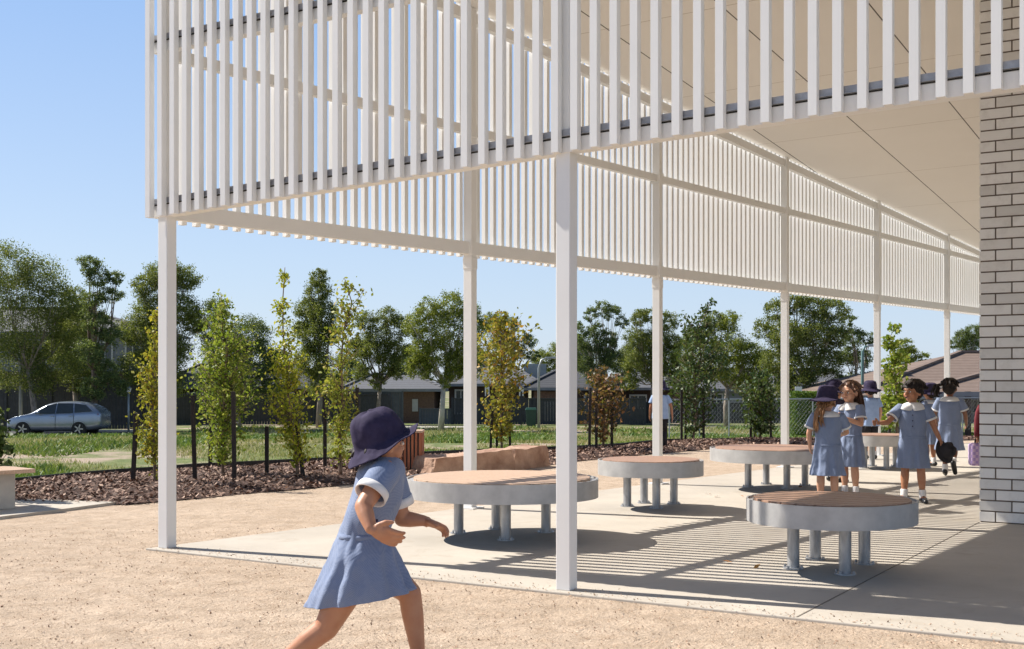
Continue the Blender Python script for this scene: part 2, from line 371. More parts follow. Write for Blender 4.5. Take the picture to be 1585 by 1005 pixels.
pts = [tuple(P(px+rng.normal(0, 8), py+rng.normal(0, 1.5), .012)) for px, py in [(1085, 765), (1095, 763), (1162, 767), (1180, 768), (1230, 752), (1130, 868), (1165, 877), (1195, 853), (820, 826), (855, 826), (1105, 766)]]
soup('fallen_leaves', pts, .05, M['leaf_orange'], .6, .3, label='small orange leaves fallen on the concrete slab', cat='leaf litter')
# edging strip between mulch and grass
mb = MB()
for i in range(len(far_w)-1):
    a, b_ = far_w[i], far_w[i+1]
    if a.x < -30 or b_.x > 24: continue
    mb.bar(a+Vector((0,.02,.02)), b_+Vector((0,.02,.02)), .02, .11)
mb.build('garden_edging', M['dark'], label='low black edging strip between bark mulch and grass', cat='edging')
# field grass
def blades(n, h, w_, region, density, m, name, label, lean=.5):
    out = []; cnt = 0
    P_ = []
    while len(P_) < n:
        k = 20000; Y = 12+54*rng.uniform(0, 1, k)**1.6; px = rng.uniform(-60, 1650, k); X = (px-CX)*Y/F
        fy = np.interp(X, [w.x for w in far_w], [w.y for w in far_w]); ok = (Y > fy+.05) & ((Y < 53.5) | ((X > -16.5) & (Y < 66.0)))
        if density is not None: ok &= density(X, Y)
        for x, y in zip(X[ok], Y[ok]): P_.append((x, y, terr(x, y)-.03))
    P_ = np.array(P_[:n]); a = rng.uniform(0, np.pi, n); hh = h*rng.uniform(.4, 1.4, n)*np.clip(P_[:,1]/16, 1, 2.8)
    sc_ = np.clip(P_[:,1]/15, 1, 4); ww = w_*sc_
    u = np.stack([np.cos(a), np.sin(a), 0*a], -1)*ww[:,None]/2
    d = np.stack([rng.normal(0, lean, n)*hh, rng.normal(0, lean, n)*hh, hh], -1)
    V = np.stack([P_-u, P_+u, P_+d+u*.3, P_+d-u*.3], 1).reshape(-1, 3); Fc = np.arange(4*n).reshape(-1, 4)
    o = bpy.data.objects.new(name, fast_mesh(name, V, Fc, m)); COL.objects.link(o); tag(o, label, 'grass', None, 'stuff')
def patch(X, Y): 
    v = np.sin(X*1.3+1.1*np.sin(Y*.7))+np.sin(Y*1.1+X*.37)+.8*np.sin(X*2.9+Y*1.9)+rng.normal(0, .5, len(X)); return v > -.1
blades(120000, .036, .010, None, patch, M['grass'], 'field_grass', 'rough patchy green grass growing over the open field')
blades(26000, .055, .026, None, lambda X, Y: (np.sin(X*.9+2)+np.sin(Y*.8-X*.5)+np.sin(X*3.3+Y)*.6) > .7, M['weed'], 'field_weeds', 'taller leafy weeds in clumps across the field', .6)
def edge_d(X, Y):
    fy = np.interp(X, [w.x for w in far_w], [w.y for w in far_w]); return Y < fy+1.2
blades(14000, .05, .012, None, edge_d, leafmat('bright_grass', [(0, (.10,.20,.02)), (1, (.22,.34,.05))]), 'lawn_strip', 'bright green grass strip along the mulch edge')
# street and footpath
mb = MB(); mb.box((-37, 57.2, -1.43), 18.5, 3.0, .012); mb.build('road', M['asphalt'], kind='structure')
mb = MB(); mb.box((-3.2, 65.6, -1.42), 3.4, .9, .03); mb.build('footpath', M['footpath'], kind='structure')
mb = MB(); mb.box((-37, 54.0, -1.42), 18.5, .12, .08); mb.box((-37, 60.4, -1.42), 18.5, .12, .08); mb.build('kerb', M['footpath'], kind='structure')

# slab
E0 = P0-q*.13-bn*-.06+fo*.10
E0 = P0+fo*.10-q*.10; 
B0 = P0+bn*.07-bdir*.05
poly = [E0, P0+fo*.10+q*12, P0+fo*.10+q*12+p*24, P0+bn*.10+bdir*26, B0]
mb = MB(); mb.prism([(v.x, v.y) for v in poly], -.12, 0.0); mb.build('concrete_slab', M['conc'], kind='structure', bevel=.006)
jm = mat('slab_joint', (.20,.175,.145), None, 10, .9)
Wc = P(1516, 808.5)                                 # wall corner
mb = MB(); 
js = (Wc-P0).dot(p)
mb.box(Wc-p*(js+.095)/2+UP*.001, .0035, (js+.09)/2, .0012, (q, p, UP))
for k in (1, 2): mb.box(P0+q*(Wc-P0).dot(q)-q*3.1*k+p*(1.9)*0+p*(5.5)+UP*.001, .003, 5.55-.4*0, .0012, (q, p, UP)) if False else None
mb.box(P0+q*6.2+p*4.6+UP*.001, 3.0, .003, .0012, (q, p, UP))
mb.build('slab_joint_lines', jm, kind='structure')
# pad under the left bench
pad = [P(-60, 776), P(60, 775), P(180, 779), P(105, 789), P(0, 802), P(-90, 812)]
mb = MB(); mb.prism([(v.x, v.y) for v in pad][::-1], -.10, .012); mb.build('bench_pad', M['conc'], kind='structure')

# ------------------------------------------------------------------ canopy
can = empty('slatted_canopy', P0, label='off-white steel canopy with vertical slat screens on slim posts', cat='canopy')
PW = .085
def zf(d):                                          # front beam underside
    return 2.222+(d/D1)*.118 if d < D1 else 2.340+(d-D1)*.024
def zb(i): return 2.212+.0245*i                     # rear beam underside by bay
def soff(v):                                        # soffit height over a plan point
    d = v-P0; return 4.60-.064*d.dot(p)+.018*d.dot(q)
# joints located from the photograph
def soff_hit(px, py):
    d = Vector(((px-CX)/F, 1, -(py-HY)/F)); o_ = Vector((0,0,HC)); g = p*-.064+q*.018
    t = (4.60+g.dot(o_-P0)-HC)/(d.z-g.dot(d)); return o_+d*t
for nm, t in (('L1', (1170,203,1290,285)), ('L2', (1312,181,1513,349)), ('L3', (1469,157,1513,205)), ('L0', (1194,79,1266,142)), ('La', (1098,2,1137,33)), ('Lb', (1343,7,1439,122)), ('c1', (1170,225,1513,181)), ('c2', (1300,277,1513,254)), ('c3', (1387,323,1461,315))):
    A, B = soff_hit(t[0], t[1])-P0, soff_hit(t[2], t[3])-P0
    print(nm, 'q %.2f p %.2f -> q %.2f p %.2f' % (A.dot(q), A.dot(p), B.dot(q), B.dot(p)))
ax = (q, p, UP)
nfront = 4
for k in range(nfront):
    c = P0+q*(D1*k); top = 4.55
    mb = MB(); mb.box(c+UP*(top/2), PW/2, PW/2, top/2, ax); mb.build('post', M['paint'], can, bevel=.004)
for i in range(1, 8):
    c = P0+bdir*(LB*i)
    top = soff(c)-.01
    mb = MB(); mb.box(c+UP*(top/2), PW/2, PW/2, top/2, ax)
    for zz in (zb(i)+.05, 3.32): mb.box(c+UP*zz, PW/2+.008, PW/2+.008, .06, ax)
    mb.box(c+UP*(zb(i)-.08), PW/2+.004, PW/2+.004, .05, ax)
    mb.build('post', M['paint'], can, bevel=.003)
    mb = MB(); mb.box(c+UP*.006, .09, .09, .006, ax); mb.build('base_plate', M['paint'], can)
# front bays
FB = .075
def beam_between(a, b_, h, w):                      # beam whose underside follows a..b
    mb = MB(); mb.bar(a+UP*(h/2), b_+UP*(h/2), w, h); return mb
s0 = on_line(242.2, P0+fo*.11, q); s46 = on_line(1577.7, P0+fo*.11, q); pitch = (s46-s0)/46
print('pitch', pitch, 's0', s0)
SL = .042
for k in range(nfront):
    d0 = -.10 if k == 0 else D1*k+.0005; d1 = D1*(k+1)-.0005
    a, b_ = P0+q*d0, P0+q*d1
    mb = beam_between(a+fo*.01+UP*zf(d0), b_+fo*.01+UP*zf(d1), .10, FB); mb.build('bottom_rail', M['paint'], can)
    mb = beam_between(a+fo*.01+UP*3.33, b_+fo*.01+UP*3.33, .09, FB*.9); mb.build('middle_rail', M['paint'], can)
    mb = MB(); nb_ = MB()
    for base in (lambda d: zf(d)+.1, lambda d: 3.42):
        mb.bar(a+fo*.0455+UP*(base(d0)+.006), b_+fo*.0455+UP*(base(d1)+.006), .012, .034)
        mb.bar(a+fo*.055+UP*(base(d0)-.012), b_+fo*.055+UP*(base(d1)-.012), .012, .004)
        nb_.bar(a+fo*.0495+UP*(base(d0)-.020), b_+fo*.0495+UP*(base(d1)-.020), .003, .008)
    mb.build('fixing_channel', M['alu'], can); nb_.build('channel_dark_line', M['dark_line'], can)  # second mesh is a thin near-black line just below each channel
i = -1; per = {}
while True:
    d = s0+pitch*i+SL/2
    if d > D1*nfront: break
    per.setdefault(max(0, int(d//D1)), []).append(d); i += 1
for k, ds in per.items():
    mb = MB()
    for d in ds:
        z0 = zf(d)-.004; z1 = 4.9
        if d < -.16: z0 = zf(d)-.004
        c = P0+q*d+fo*(.0625+SL/2); mb.box(c+UP*((z0+z1)/2), SL/2, SL/2, (z1-z0)/2, ax)
    mb.build('slat_panel', M['paint'], can)
# rear bays
axb = (bdir, bn, UP)
npb = round(LB/pitch); pb = LB/npb
for k in range(7):
    a, b_ = P0+bdir*(LB*k), P0+bdir*(LB*(k+1))
    g = PW/2+.004; aa, bb = a+bdir*(g if k else .05), b_-bdir*g
    mb = beam_between(aa+bn*.005+UP*zb(k), bb+bn*.005+UP*zb(k+1), .105, .06); mb.build('bottom_rail', M['paint'], can)
    mb = beam_between(aa+bn*.005+UP*3.285, bb+bn*.005+UP*3.285, .075, .055); mb.build('middle_rail', M['paint'], can)
    ta, tb = soff(aa), soff(bb)
    mb = MB(); mb.bar(aa+bn*.005+UP*(ta-.085), bb+bn*.005+UP*(tb-.085), .06, .09); mb.build('top_rail', M['paint'], can)
    mb = MB()
    for j in range(npb):
        d = LB*k+pb*(j+.5); c = P0+bdir*d+bn*(.04+SL/2+.012)
        if k == 0 and d < .04: continue
        z0 = zb(d/LB)-.020; z1 = soff(c)+.25
        mb.box(c+UP*((z0+z1)/2), SL*.5, SL*.5, (z1-z0)/2, axb)
    mb.build('slat_panel', M['paint'], can)
# soffit and roof
def soffitmat():
    m, nt, b, L = nmat('soffit_sheet'); b.inputs['Roughness'].default_value = .6
    c = ramp(nt, noise(nt, 1.2, 4), [(.3, (.79,.76,.715)), (.7, (.765,.735,.69))])
    tc = nt.nodes.new('ShaderNodeTexCoord')
    def line(axis, off, period, w):
        dp = nt.nodes.new('ShaderNodeVectorMath'); dp.operation = 'DOT_PRODUCT'; L(tc.outputs['Object'], dp.inputs[0]); dp.inputs[1].default_value = axis
        a = nt.nodes.new('ShaderNodeMath'); a.operation = 'SUBTRACT'; L(dp.outputs['Value'], a.inputs[0]); a.inputs[1].default_value = off-period*20-w/2
        b2 = nt.nodes.new('ShaderNodeMath'); b2.operation = 'MODULO'; L(a.outputs[0], b2.inputs[0]); b2.inputs[1].default_value = period
        c2 = nt.nodes.new('ShaderNodeMath'); c2.operation = 'LESS_THAN'; L(b2.outputs[0], c2.inputs[0]); c2.inputs[1].default_value = w; return c2.outputs[0]
    c = mixc(nt, line(tuple(p), SJ_P[0], SJ_P[1], .010), c, (.47,.42,.36)); c = mixc(nt, line(tuple(q), SJ_Q[0], SJ_Q[1], .013), c, (.05,.038,.028))
    L(c, b.inputs['Base Color']); return m
SJ_Q = (P0.dot(q)+2.295, 1.12); SJ_P = (P0.dot(p)+8.65, 2.24)
rp = [P0-q*.02+p*-.02, P0+q*12+p*-.02, P0+q*12+p*24, P0+bdir*25-bn*-.0]
mb = MB(); vs = [Vector((v.x, v.y, soff(v))) for v in rp]
mb.add(vs+[v+UP*.02 for v in vs], [(0,1,2,3)[::-1], (4,5,6,7), (0,1,5,4), (1,2,6,5), (2,3,7,6), (3,0,4,7)])
mb.build('soffit', soffitmat(), can, org=(0,0,0)).location = -P0
rp2 = [P0-q*.0, P0+q*12, P0+q*12+p*24.2, P0+bdir*25.2]
mb = MB(); vs = [Vector((v.x, v.y, soff(v)+.024)) for v in rp2]
mb.add(vs+[v+UP*.16 for v in vs], [(0,1,2,3)[::-1], (4,5,6,7), (0,1,5,4), (1,2,6,5), (2,3,7,6), (3,0,4,7)])
mb.build('roof', M['alu'], can)

# ------------------------------------------------------------------ brick wall
bw = empty('brick_wall', Wc, label='white glazed brick wall end with dark mortar, right edge of the shelter', cat='wall')
bm_, bnt, bb0, BL = nmat('white_glazed_brick'); bb0.inputs['Roughness'].default_value = .45
bg0 = bnt.nodes.new('ShaderNodeNewGeometry'); bc0 = ramp(bnt, bg0.outputs['Random Per Island'], [(0, (.60,.58,.55)), (.3, (.70,.68,.65)), (1, (.76,.74,.71))])
bc0 = mixc(bnt, ramp(bnt, noise(bnt, 9, 5, .7), [(.5, (0,0,0)), (.75, (.5,.5,.5))]), bc0, (.50,.47,.43)); BL(bc0, bb0.inputs['Base Color']); bump(bnt, bb0, noise(bnt, 28, 4, .7), .3, .004)
mm_ = mat('dark_mortar', (.16,.13,.105), (.13,.10,.08), 20, .95)
ch, bl = .086, .240; H = 5.0; mb = MB(); rr = random.Random(3)
for r_ in range(int(H/ch)):
    x = 0.0; first = .115 if r_ % 2 == 0 else .235
    while x < 3.2:
        L_ = first if x == 0 else .23
        mb.box(Wc+q*(x+L_/2)+p*(.05+rr.uniform(-.0012,.0012))+UP*(.004+r_*ch+ch/2), L_/2-.0005*0, .05, (ch-.011)/2, ax); x += L_+.0105
    y = .1105+.0*r_; 
    first = True
    while y < 6:                                    # return face
        L_ = .12 if (r_ % 2 and first) else .23; first = False
        mb.box(Wc+q*.05+p*(y+L_/2)+UP*(.004+r_*ch+ch/2), .05, L_/2, (ch-.011)/2, ax); y += L_+.0105
mb.build('brickwork', bm_, bw, bevel=.0025)
mb = MB(); mb.box(Wc+q*1.62+p*.06+UP*2.49, 1.612, .052, 2.49, ax); mb.box(Wc+q*.058+p*3.1+UP*2.48, .05, 2.98, 2.48, ax); mb.build('mortar', mm_, bw)

# ------------------------------------------------------------------ bench tables
def table(cx, cy, r, leg_px, label, seed, mtop, zt=.43, zb_=.30, ang=0.0, mode='pebble'):
    root = empty('bench_table', (cx, cy, 0), label=label, cat='table', group='round timber topped tables on the slab'); c = Vector((cx, cy, 0))
    rg = random.Random(seed); ph = rg.uniform(0, 6)
    def rad(t): return r*(1+.022*math.cos(2*t+ph)+.012*math.cos(3*t+ph*2))
    n = 72
    def ring(k, z): return [c+Vector((math.cos(2*math.pi*i/n), math.sin(2*math.pi*i/n), 0))*rad(2*math.pi*i/n)*k+UP*z for i in range(n)]
    mb = MB(); mb.loft([ring(1-.012/r, zb_+.002), ring(1, zb_), ring(1, zt), ring(1-.010/r, zt), ring(1-.010/r, zt-.012), ring(.92, zt-.012), ring(.92, zb_+.03)]); mb.build('rim', M['galv'], root, auto=40)
    d = Vector((math.cos(ang), math.sin(ang), 0)); e = Vector((-d.y, d.x, 0)); mb = MB(); w = .09; x = -r
    R_ = r*.962-.012
    while x < r:
        x1 = min(x+w-.012, R_); x0 = max(x, -R_)
        if x1-x0 > .01:
            A = [];
            for t in np.linspace(x0, x1, 5): A.append((t, math.sqrt(max(R_*R_-t*t, 0))*.985))
            pl = [(t, h) for t, h in A]+[(t, -h) for t, h in A[::-1]]
            pv = [c+e*t+d*h for t, h in pl]; mb.prism([(v.x, v.y) for v in pv][::-1], zt-.03, zt+.006)
        x += w
    tt = mb.build('timber_top', mtop, root, bevel=.002); 
    mb = MB(); mb.prism([(v.x, v.y) for v in ring(1-.02/r, 0)], zb_+.035, zt-.035); mb.build('underframe', M['dark'], root)  # coloured dark so the gaps between the boards read as shaded
    for lx, ly in leg_px:
        b = P(lx, ly); l = MB(); l.tube([b+UP*.008, b+UP*(zb_+.04)], .036, 20); lo = l.build('leg', M['galvleg'], root, auto=40)
        l = MB(); l.tube([b, b+UP*.008], .062, 20)
        for kx, ky in ((1,1),(1,-1),(-1,1),(-1,-1)): l.tube([b+Vector((.042*kx,.042*ky,.004))*.95, b+Vector((.042*kx*.95,.042*ky*.95,.022))], .008, 6)
        pl_ = l.build('base_plate', M['galvleg'], lo, org=root.location)
qa = math.atan2(q.y, q.x)
table(-.072, 8.56, .675, [(710,826),(768,819),(783,836),(845,824)], 'large round table left of the front post, its top coloured pale for the glancing sun', 1, M['timber_pale'], ang=qa)  # glancing sun painted in by the paler wood
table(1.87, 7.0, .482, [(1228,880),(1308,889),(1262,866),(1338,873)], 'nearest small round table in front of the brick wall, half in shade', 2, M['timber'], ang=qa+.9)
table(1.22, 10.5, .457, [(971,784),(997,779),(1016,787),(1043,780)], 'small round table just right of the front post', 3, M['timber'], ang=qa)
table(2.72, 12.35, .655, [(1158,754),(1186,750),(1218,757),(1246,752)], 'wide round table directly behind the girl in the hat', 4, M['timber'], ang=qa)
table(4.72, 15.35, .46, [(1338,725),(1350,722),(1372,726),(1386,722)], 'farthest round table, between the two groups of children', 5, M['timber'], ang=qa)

# ------------------------------------------------------------------ left bench, slatted bin, rocks
bc = P(-25, 790)
root = empty('concrete_bench', bc+Vector((0,.25,0)), label='concrete bench with timber top cut by the left edge', cat='bench')
mb = MB(); a, b_ = P(24, 789.5), P(-260, 812); d_ = (b_-a).normalized(); e_ = Vector((d_.y, -d_.x, 0)); e_ = e_ if e_.y > 0 else -e_
mb.box((a+b_)/2+e_*.22+UP*.166, (b_-a).length/2, .22, .154, (d_, e_, UP)); mb.build('base', M['bench_conc'], root, bevel=.006)
for j in range(4):
    mb = MB(); mb.box((a+b_)/2-d_*.14+e_*(-.02+.135*j+.0)+UP*.337, (b_-a).length/2, .062, .017, (d_, e_, UP)); mb.build('seat_plank', M['timber_pale'], root, bevel=.003)
sb = P(637, 733)
root = empty('slatted_bin', sb+Vector((0,.2,0)), label='low box clad in orange timber battens beside the boulders', cat='bin')
mb = MB(); mb.box(sb+Vector((-.06,.2,.25)), .155, .155, .24); mb.build('liner', M['dark'], root)
mb = MB()
for j in range(8):
    t = -.16+.32*j/7
    for (dx, dy) in ((t, -.175), (t, .175), (-.175, t), (.175, t)): mb.box(sb+Vector((-.06+dx, .2+dy, .265)), .014 if abs(dy) > .17 else .012, .012 if abs(dy) > .17 else .014, .225)
mb.build('battens', M['batten'], root, bevel=.002)
mb = MB(); mb.box(sb+Vector((-.06,.2,.505)), .19, .19, .013); mb.build('lid', M['timber_pale'], root, bevel=.004)
def rock(pa, pb, hgt, dep, label, seed, m, lean=0):
    a, b_ = P(*pa), P(*pb); c = (a+b_)/2; u = (b_-a).normalized(); v = Vector((-u.y, u.x, 0)); v = v if v.y > 0 else -v
    bm = bmesh.new(); bmesh.ops.create_cube(bm, size=1); bmesh.ops.subdivide_edges(bm, edges=bm.edges[:], cuts=14, use_grid_fill=True)
    from mathutils import noise as mn
    L_ = (b_-a).length
    for w in bm.verts:
        x, y, z = w.co; tz = z+.5
        xx = x*L_*(1-.08*tz*tz); yy = (y+.5)*dep*(1-.1*tz)+.06*tz*0; zz = tz*hgt*(1+lean*x)
        pnt = u*xx+v*yy+UP*zz
        s_ = pnt*3+Vector((seed*7.3, 0, 0)); dd = mn.noise(s_)*.05+mn.noise(s_*3)*.016+mn.noise(s_*9)*.006
        cell = mn.cell_vector(pnt*4+Vector((seed,0,0))); pnt += (cell-Vector((.5,.5,.5)))*.018
        w.co = pnt+Vector((x, y, z)).normalized()*dd+Vector((0,0,-.02))
    me = bpy.data.meshes.new('boulder'); bm.to_mesh(me); bm.free(); me.materials.append(m)
    o = bpy.data.objects.new('boulder', me); COL.objects.link(o); o.location = c; me.polygons.foreach_set('use_smooth', [True]*len(me.polygons)); me.set_sharp_from_angle(angle=R(32))
    tag(o, label, 'boulder', 'sandstone boulders along the mulch'); return o
rock((667,736), (795,728), .25, .42, 'long low pinkish boulder behind the large round table', 2, M['rock'], .12)
rock((796,727.5), (849,720), .28, .40, 'short reddish boulder with squared end, right end of the rock row', 5, M['rock'])

# ------------------------------------------------------------------ trees
def leaf_soup(C, size, aspect, m, name, up=.0):
    n = len(C); C = np.asarray(C); d = rng.normal(0, 1, (n, 3)); d[:,2] += up; d /= np.linalg.norm(d, axis=1)[:,None]
    e = rng.normal(0, 1, (n, 3)); e -= d*(e*d).sum(1)[:,None]; e /= np.linalg.norm(e, axis=1)[:,None]
    sz = (size*rng.uniform(.55, 1.35, n))[:,None]/2; u = d*sz; w = e*sz*aspect
    V = np.stack([C-u, C-w*1.0-u*.1, C+u, C+w-u*.1], 1).reshape(-1, 3)
    return fast_mesh(name, V, np.arange(4*n).reshape(-1, 4), m)
def lobe_points(lobes, n, clump, tight=.35):
    vol = np.array([l[3]**2.2 for l in lobes]); vol = vol/vol.sum(); out = []
    for l, w in zip(lobes, vol):
        c = np.array(l[:3]); r = l[3]; k = max(4, int(n*w/clump)); d = rng.normal(0, 1, (k, 3)); d /= np.linalg.norm(d, axis=1)[:,None]
        rad = r*rng.uniform(.35, 1.0, k)**.6; cc = c+d*rad[:,None]*np.array([1, 1, l[4] if len(l) > 4 else 1])
        sg = r*tight*rng.uniform(.5, 1.0, k)
        pts = cc[:,None,:]+rng.normal(0, 1, (k, clump, 3))*sg[:,None,None]*np.array([1, 1, .75]); out.append(pts.reshape(-1, 3))
    return np.concatenate(out)
EUC = [leafmat('eucalypt_leaf_a', [(0, (.045,.075,.018)), (.5, (.13,.17,.042)), (.85, (.25,.27,.075)), (1, (.38,.37,.13))], .45, .42),
       leafmat('eucalypt_leaf_b', [(0, (.035,.065,.028)), (.5, (.095,.145,.055)), (.85, (.18,.225,.08)), (1, (.30,.33,.14))], .45, .4),
       leafmat('eucalypt_leaf_c', [(0, (.06,.095,.016)), (.5, (.18,.225,.038)), (.85, (.32,.345,.065)), (1, (.44,.43,.12))], .45, .45)]
def tree(Y, base_px, lobes, label, mi=0, dens=1.0, bark='bark', size=.105, name='gum_tree', tr=.17):
    z0 = terr(0, Y); b = Vector(((base_px-CX)*Y/F, Y, z0)); k = Y/F
    root = empty(name, b, label=label, cat='tree', group='gum trees beyond the field')
    L_ = []
    for (x, y, r) in lobes:
        v = at(x, y, Y+rng.uniform(-.6, .6)*r*k); L_.append((v.x, v.y, v.z, r*k*1.06, .9))
    area = sum(l[3]**2 for l in L_); n = int(min(70000, area*6800*dens))
    pts = lobe_points(L_, n, 60, .21)
    if pts[:,2].min() < z0+.4: pts = pts[pts[:,2] > z0+.4]
    me = leaf_soup(pts-np.array(b), size, .42, EUC[mi], 'crown'); o = bpy.data.objects.new('crown', me); COL.objects.link(o); o.parent = root
    mb = MB(); top = max(L_, key=lambda l: l[2]); rr = random.Random(int(base_px))
    zc = min(l[2]-l[3] for l in L_); fork = Vector((b.x+(top[0]-b.x)*.35, b.y, max(z0+1.2, z0+(top[2]-z0)*.38)))
    mb.tube([b-UP*.1, b+(fork-b)*.5+Vector((rr.uniform(-.1,.1),0,0)), fork], [tr, tr*.82, tr*.65], 9)
    for l in L_:
        e = Vector(l[:3]); m_ = fork+(e-fork)*.5+Vector((rr.uniform(-.3,.3), rr.uniform(-.3,.3), -.12*(e-fork).length))
        mb.tube([fork-UP*.05, m_, e], [tr*.34, tr*.2, tr*.06], 6)
        for _ in range(3):
            t = e+Vector((rr.uniform(-1,1), rr.uniform(-1,1), rr.uniform(-.2,1)))*l[3]*.8; mb.tube([m_, (m_+t)/2+UP*.1, t], [tr*.14, tr*.1, tr*.03], 5)
    mb.build('trunk', M[bark], root, smooth=True)
    return root
G = [
 (60, 58, [(10,415,42),(62,432,36),(-30,450,50),(42,500,50),(92,470,30),(112,505,32),(20,560,45),(88,560,40),(60,590,26)], 'largest dark gum tree at the far left edge above the car', 0, 1.0, 'bark'),
 (57, 147, [(140,408,17),(152,430,19),(181,430,13),(172,458,16),(143,462,17),(135,485,12),(152,500,20),(172,520,18),(140,545,22),(165,575,20),(185,600,14),(145,600,18)], 'slim upright dark gum with a bare stem right behind the parked car', 1, .9, 'stem'),
 (63, 118, [(112,465,22),(120,500,30),(105,540,32),(130,585,28)], 'short bushy gum between the largest gum and the slim upright gum', 0, 1, 'bark'),
 (62, 250, [(258,425,28),(224,445,20),(287,430,22),(240,482,32),(283,480,28),(208,512,26),(258,540,38),(212,568,28),(302,500,20),(255,590,30)], 'round headed gum partly hidden by the corner post', 0, 1, 'bark'),
 (64, 372, [(335,480,20),(322,510,22),(385,520,32),(402,560,32),(350,545,34),(372,600,30),(430,560,22),(420,600,20),(330,590,26)], 'low dark spreading gum behind the two leftmost saplings', 1, .9, 'bark'),
 (66, 493, [(495,430,14),(492,452,19),(480,480,22),(500,485,22),(470,510,16),(488,520,26),(512,515,16),(484,560,28),(500,590,26)], 'tall cone shaped gum with a narrow top', 0, 1.1, 'bark'),
 (70, 583, [(568,498,18),(600,490,17),(625,505,18),(588,522,24),(555,540,18),(618,540,22),(560,575,14),(605,570,14)], 'flat topped gum with a thin trunk, right of the cone shaped gum', 0, .85, 'bark'),
 (62, 682, [(662,478,19),(697,472,22),(727,484,20),(645,505,22),(688,510,28),(738,512,22),(655,540,22),(640,565,12),(722,545,24),(668,575,14),(702,575,16)], 'bright gum with pale branching trunk left of the front post', 2, .85, 'bark_pale'),
 (82, 790, [(762,500,17),(788,505,15),(778,530,20),(818,528,13),(800,545,14),(825,550,10)], 'small dark gum behind the orange leaved sapling', 1, .9, 'bark'),
 (88, 850, [(838,556,16),(864,548,18),(880,560,16),(850,572,16)], 'low olive coloured gum just left of the front post above the roofs', 2, .9, 'bark'),
 (72, 930, [(914,486,12),(932,478,13),(950,486,14),(962,500,10),(926,512,14),(900,510,13),(945,522,12),(935,550,16),(902,560,18),(895,535,14)], 'open headed gum with gaps of sky just right of the front post', 1, .8, 'bark_pale'),
 (70, 1012, [(990,492,15),(1008,488,14),(1034,498,16),(985,522,18),(1015,530,22),(1042,530,16),(980,560,18),(1010,575,20),(1038,568,16)], 'rounded gum behind the second rear post with the child beside it', 0, .9, 'bark'),
 (66, 1125, [(1105,500,18),(1128,498,18),(1090,530,20),(1128,540,28),(1158,550,24),(1110,570,26),(1150,585,24),(1180,560,18),(1175,590,18)], 'wide leafy gum behind the tall glossy sapling', 2, .9, 'bark'),
 (58, 1262, [(1202,482,20),(1228,470,18),(1255,478,24),(1290,482,22),(1182,510,16),(1222,520,30),(1262,520,32),(1298,520,18),(1202,560,26),(1240,570,30),(1282,560,24),(1215,600,20),(1300,590,14)], 'broad dense gum behind the girl in the hat', 0, 1.0, 'bark_pale'),
 (62, 1325, [(1316,496,11),(1320,522,17),(1342,525,12),(1308,550,16),(1332,555,18),(1320,590,16),(1345,590,14)], 'narrow gum beside the street pole left of the middle rear post', 1, .9, 'bark'),
 (75, 1408, [(1400,536,13),(1412,550,14),(1395,562,16),(1432,556,10),(1445,566,9)], 'small olive gum above the long brown roof', 2, 1, 'bark'),
 (95, 1498, [(1478,532,10),(1490,520,12),(1508,515,14),(1522,525,14),(1500,535,16)], 'dark gum crown behind the roof ridge next to the brick wall', 1, 1, 'bark')]
G[6][2].extend([(575,545,20),(600,560,18),(560,530,14),(585,590,14),(615,575,14)]); G[7][2].extend([(675,550,26),(710,560,22),(650,570,18),(735,575,16),(690,590,12)])
G[10][2].extend([(915,530,18),(950,560,18),(940,535,16),(920,580,18),(965,585,14)]); G[11][2].extend([(1000,550,22),(1030,555,22),(975,590,16),(1050,590,18)])
G += [(92, 645, [(632,560,18),(655,570,16),(618,575,14)], 'low dark crown rising behind the roof of the brown brick house', 1, 1, 'bark'),
 (94, 740, [(735,552,16),(752,560,18),(722,566,14)], 'low green crown hugging the second post above the roofs', 0, 1, 'bark'),
 (96, 893, [(888,530,16),(900,548,18),(884,562,16),(908,572,14)], 'dark crown at the right side of the front post behind the hip roof', 1, 1, 'bark'),
 (90, 968, [(960,560,20),(978,548,18),(985,575,16)], 'dense crown filling the gap between the open headed and rounded gums', 0, 1, 'bark'),
 (88, 1065, [(1058,545,20),(1072,525,16),(1068,570,20)], 'dense crown between the rounded gum and the wide leafy gum', 2, 1, 'bark'),
 (84, 545, [(538,560,18),(552,575,18),(530,590,16)], 'dull green crown behind the loose olive young tree', 1, 1, 'bark')]
for g in G: tree(g[0], g[1], g[2], g[3], g[4], g[5], g[6])
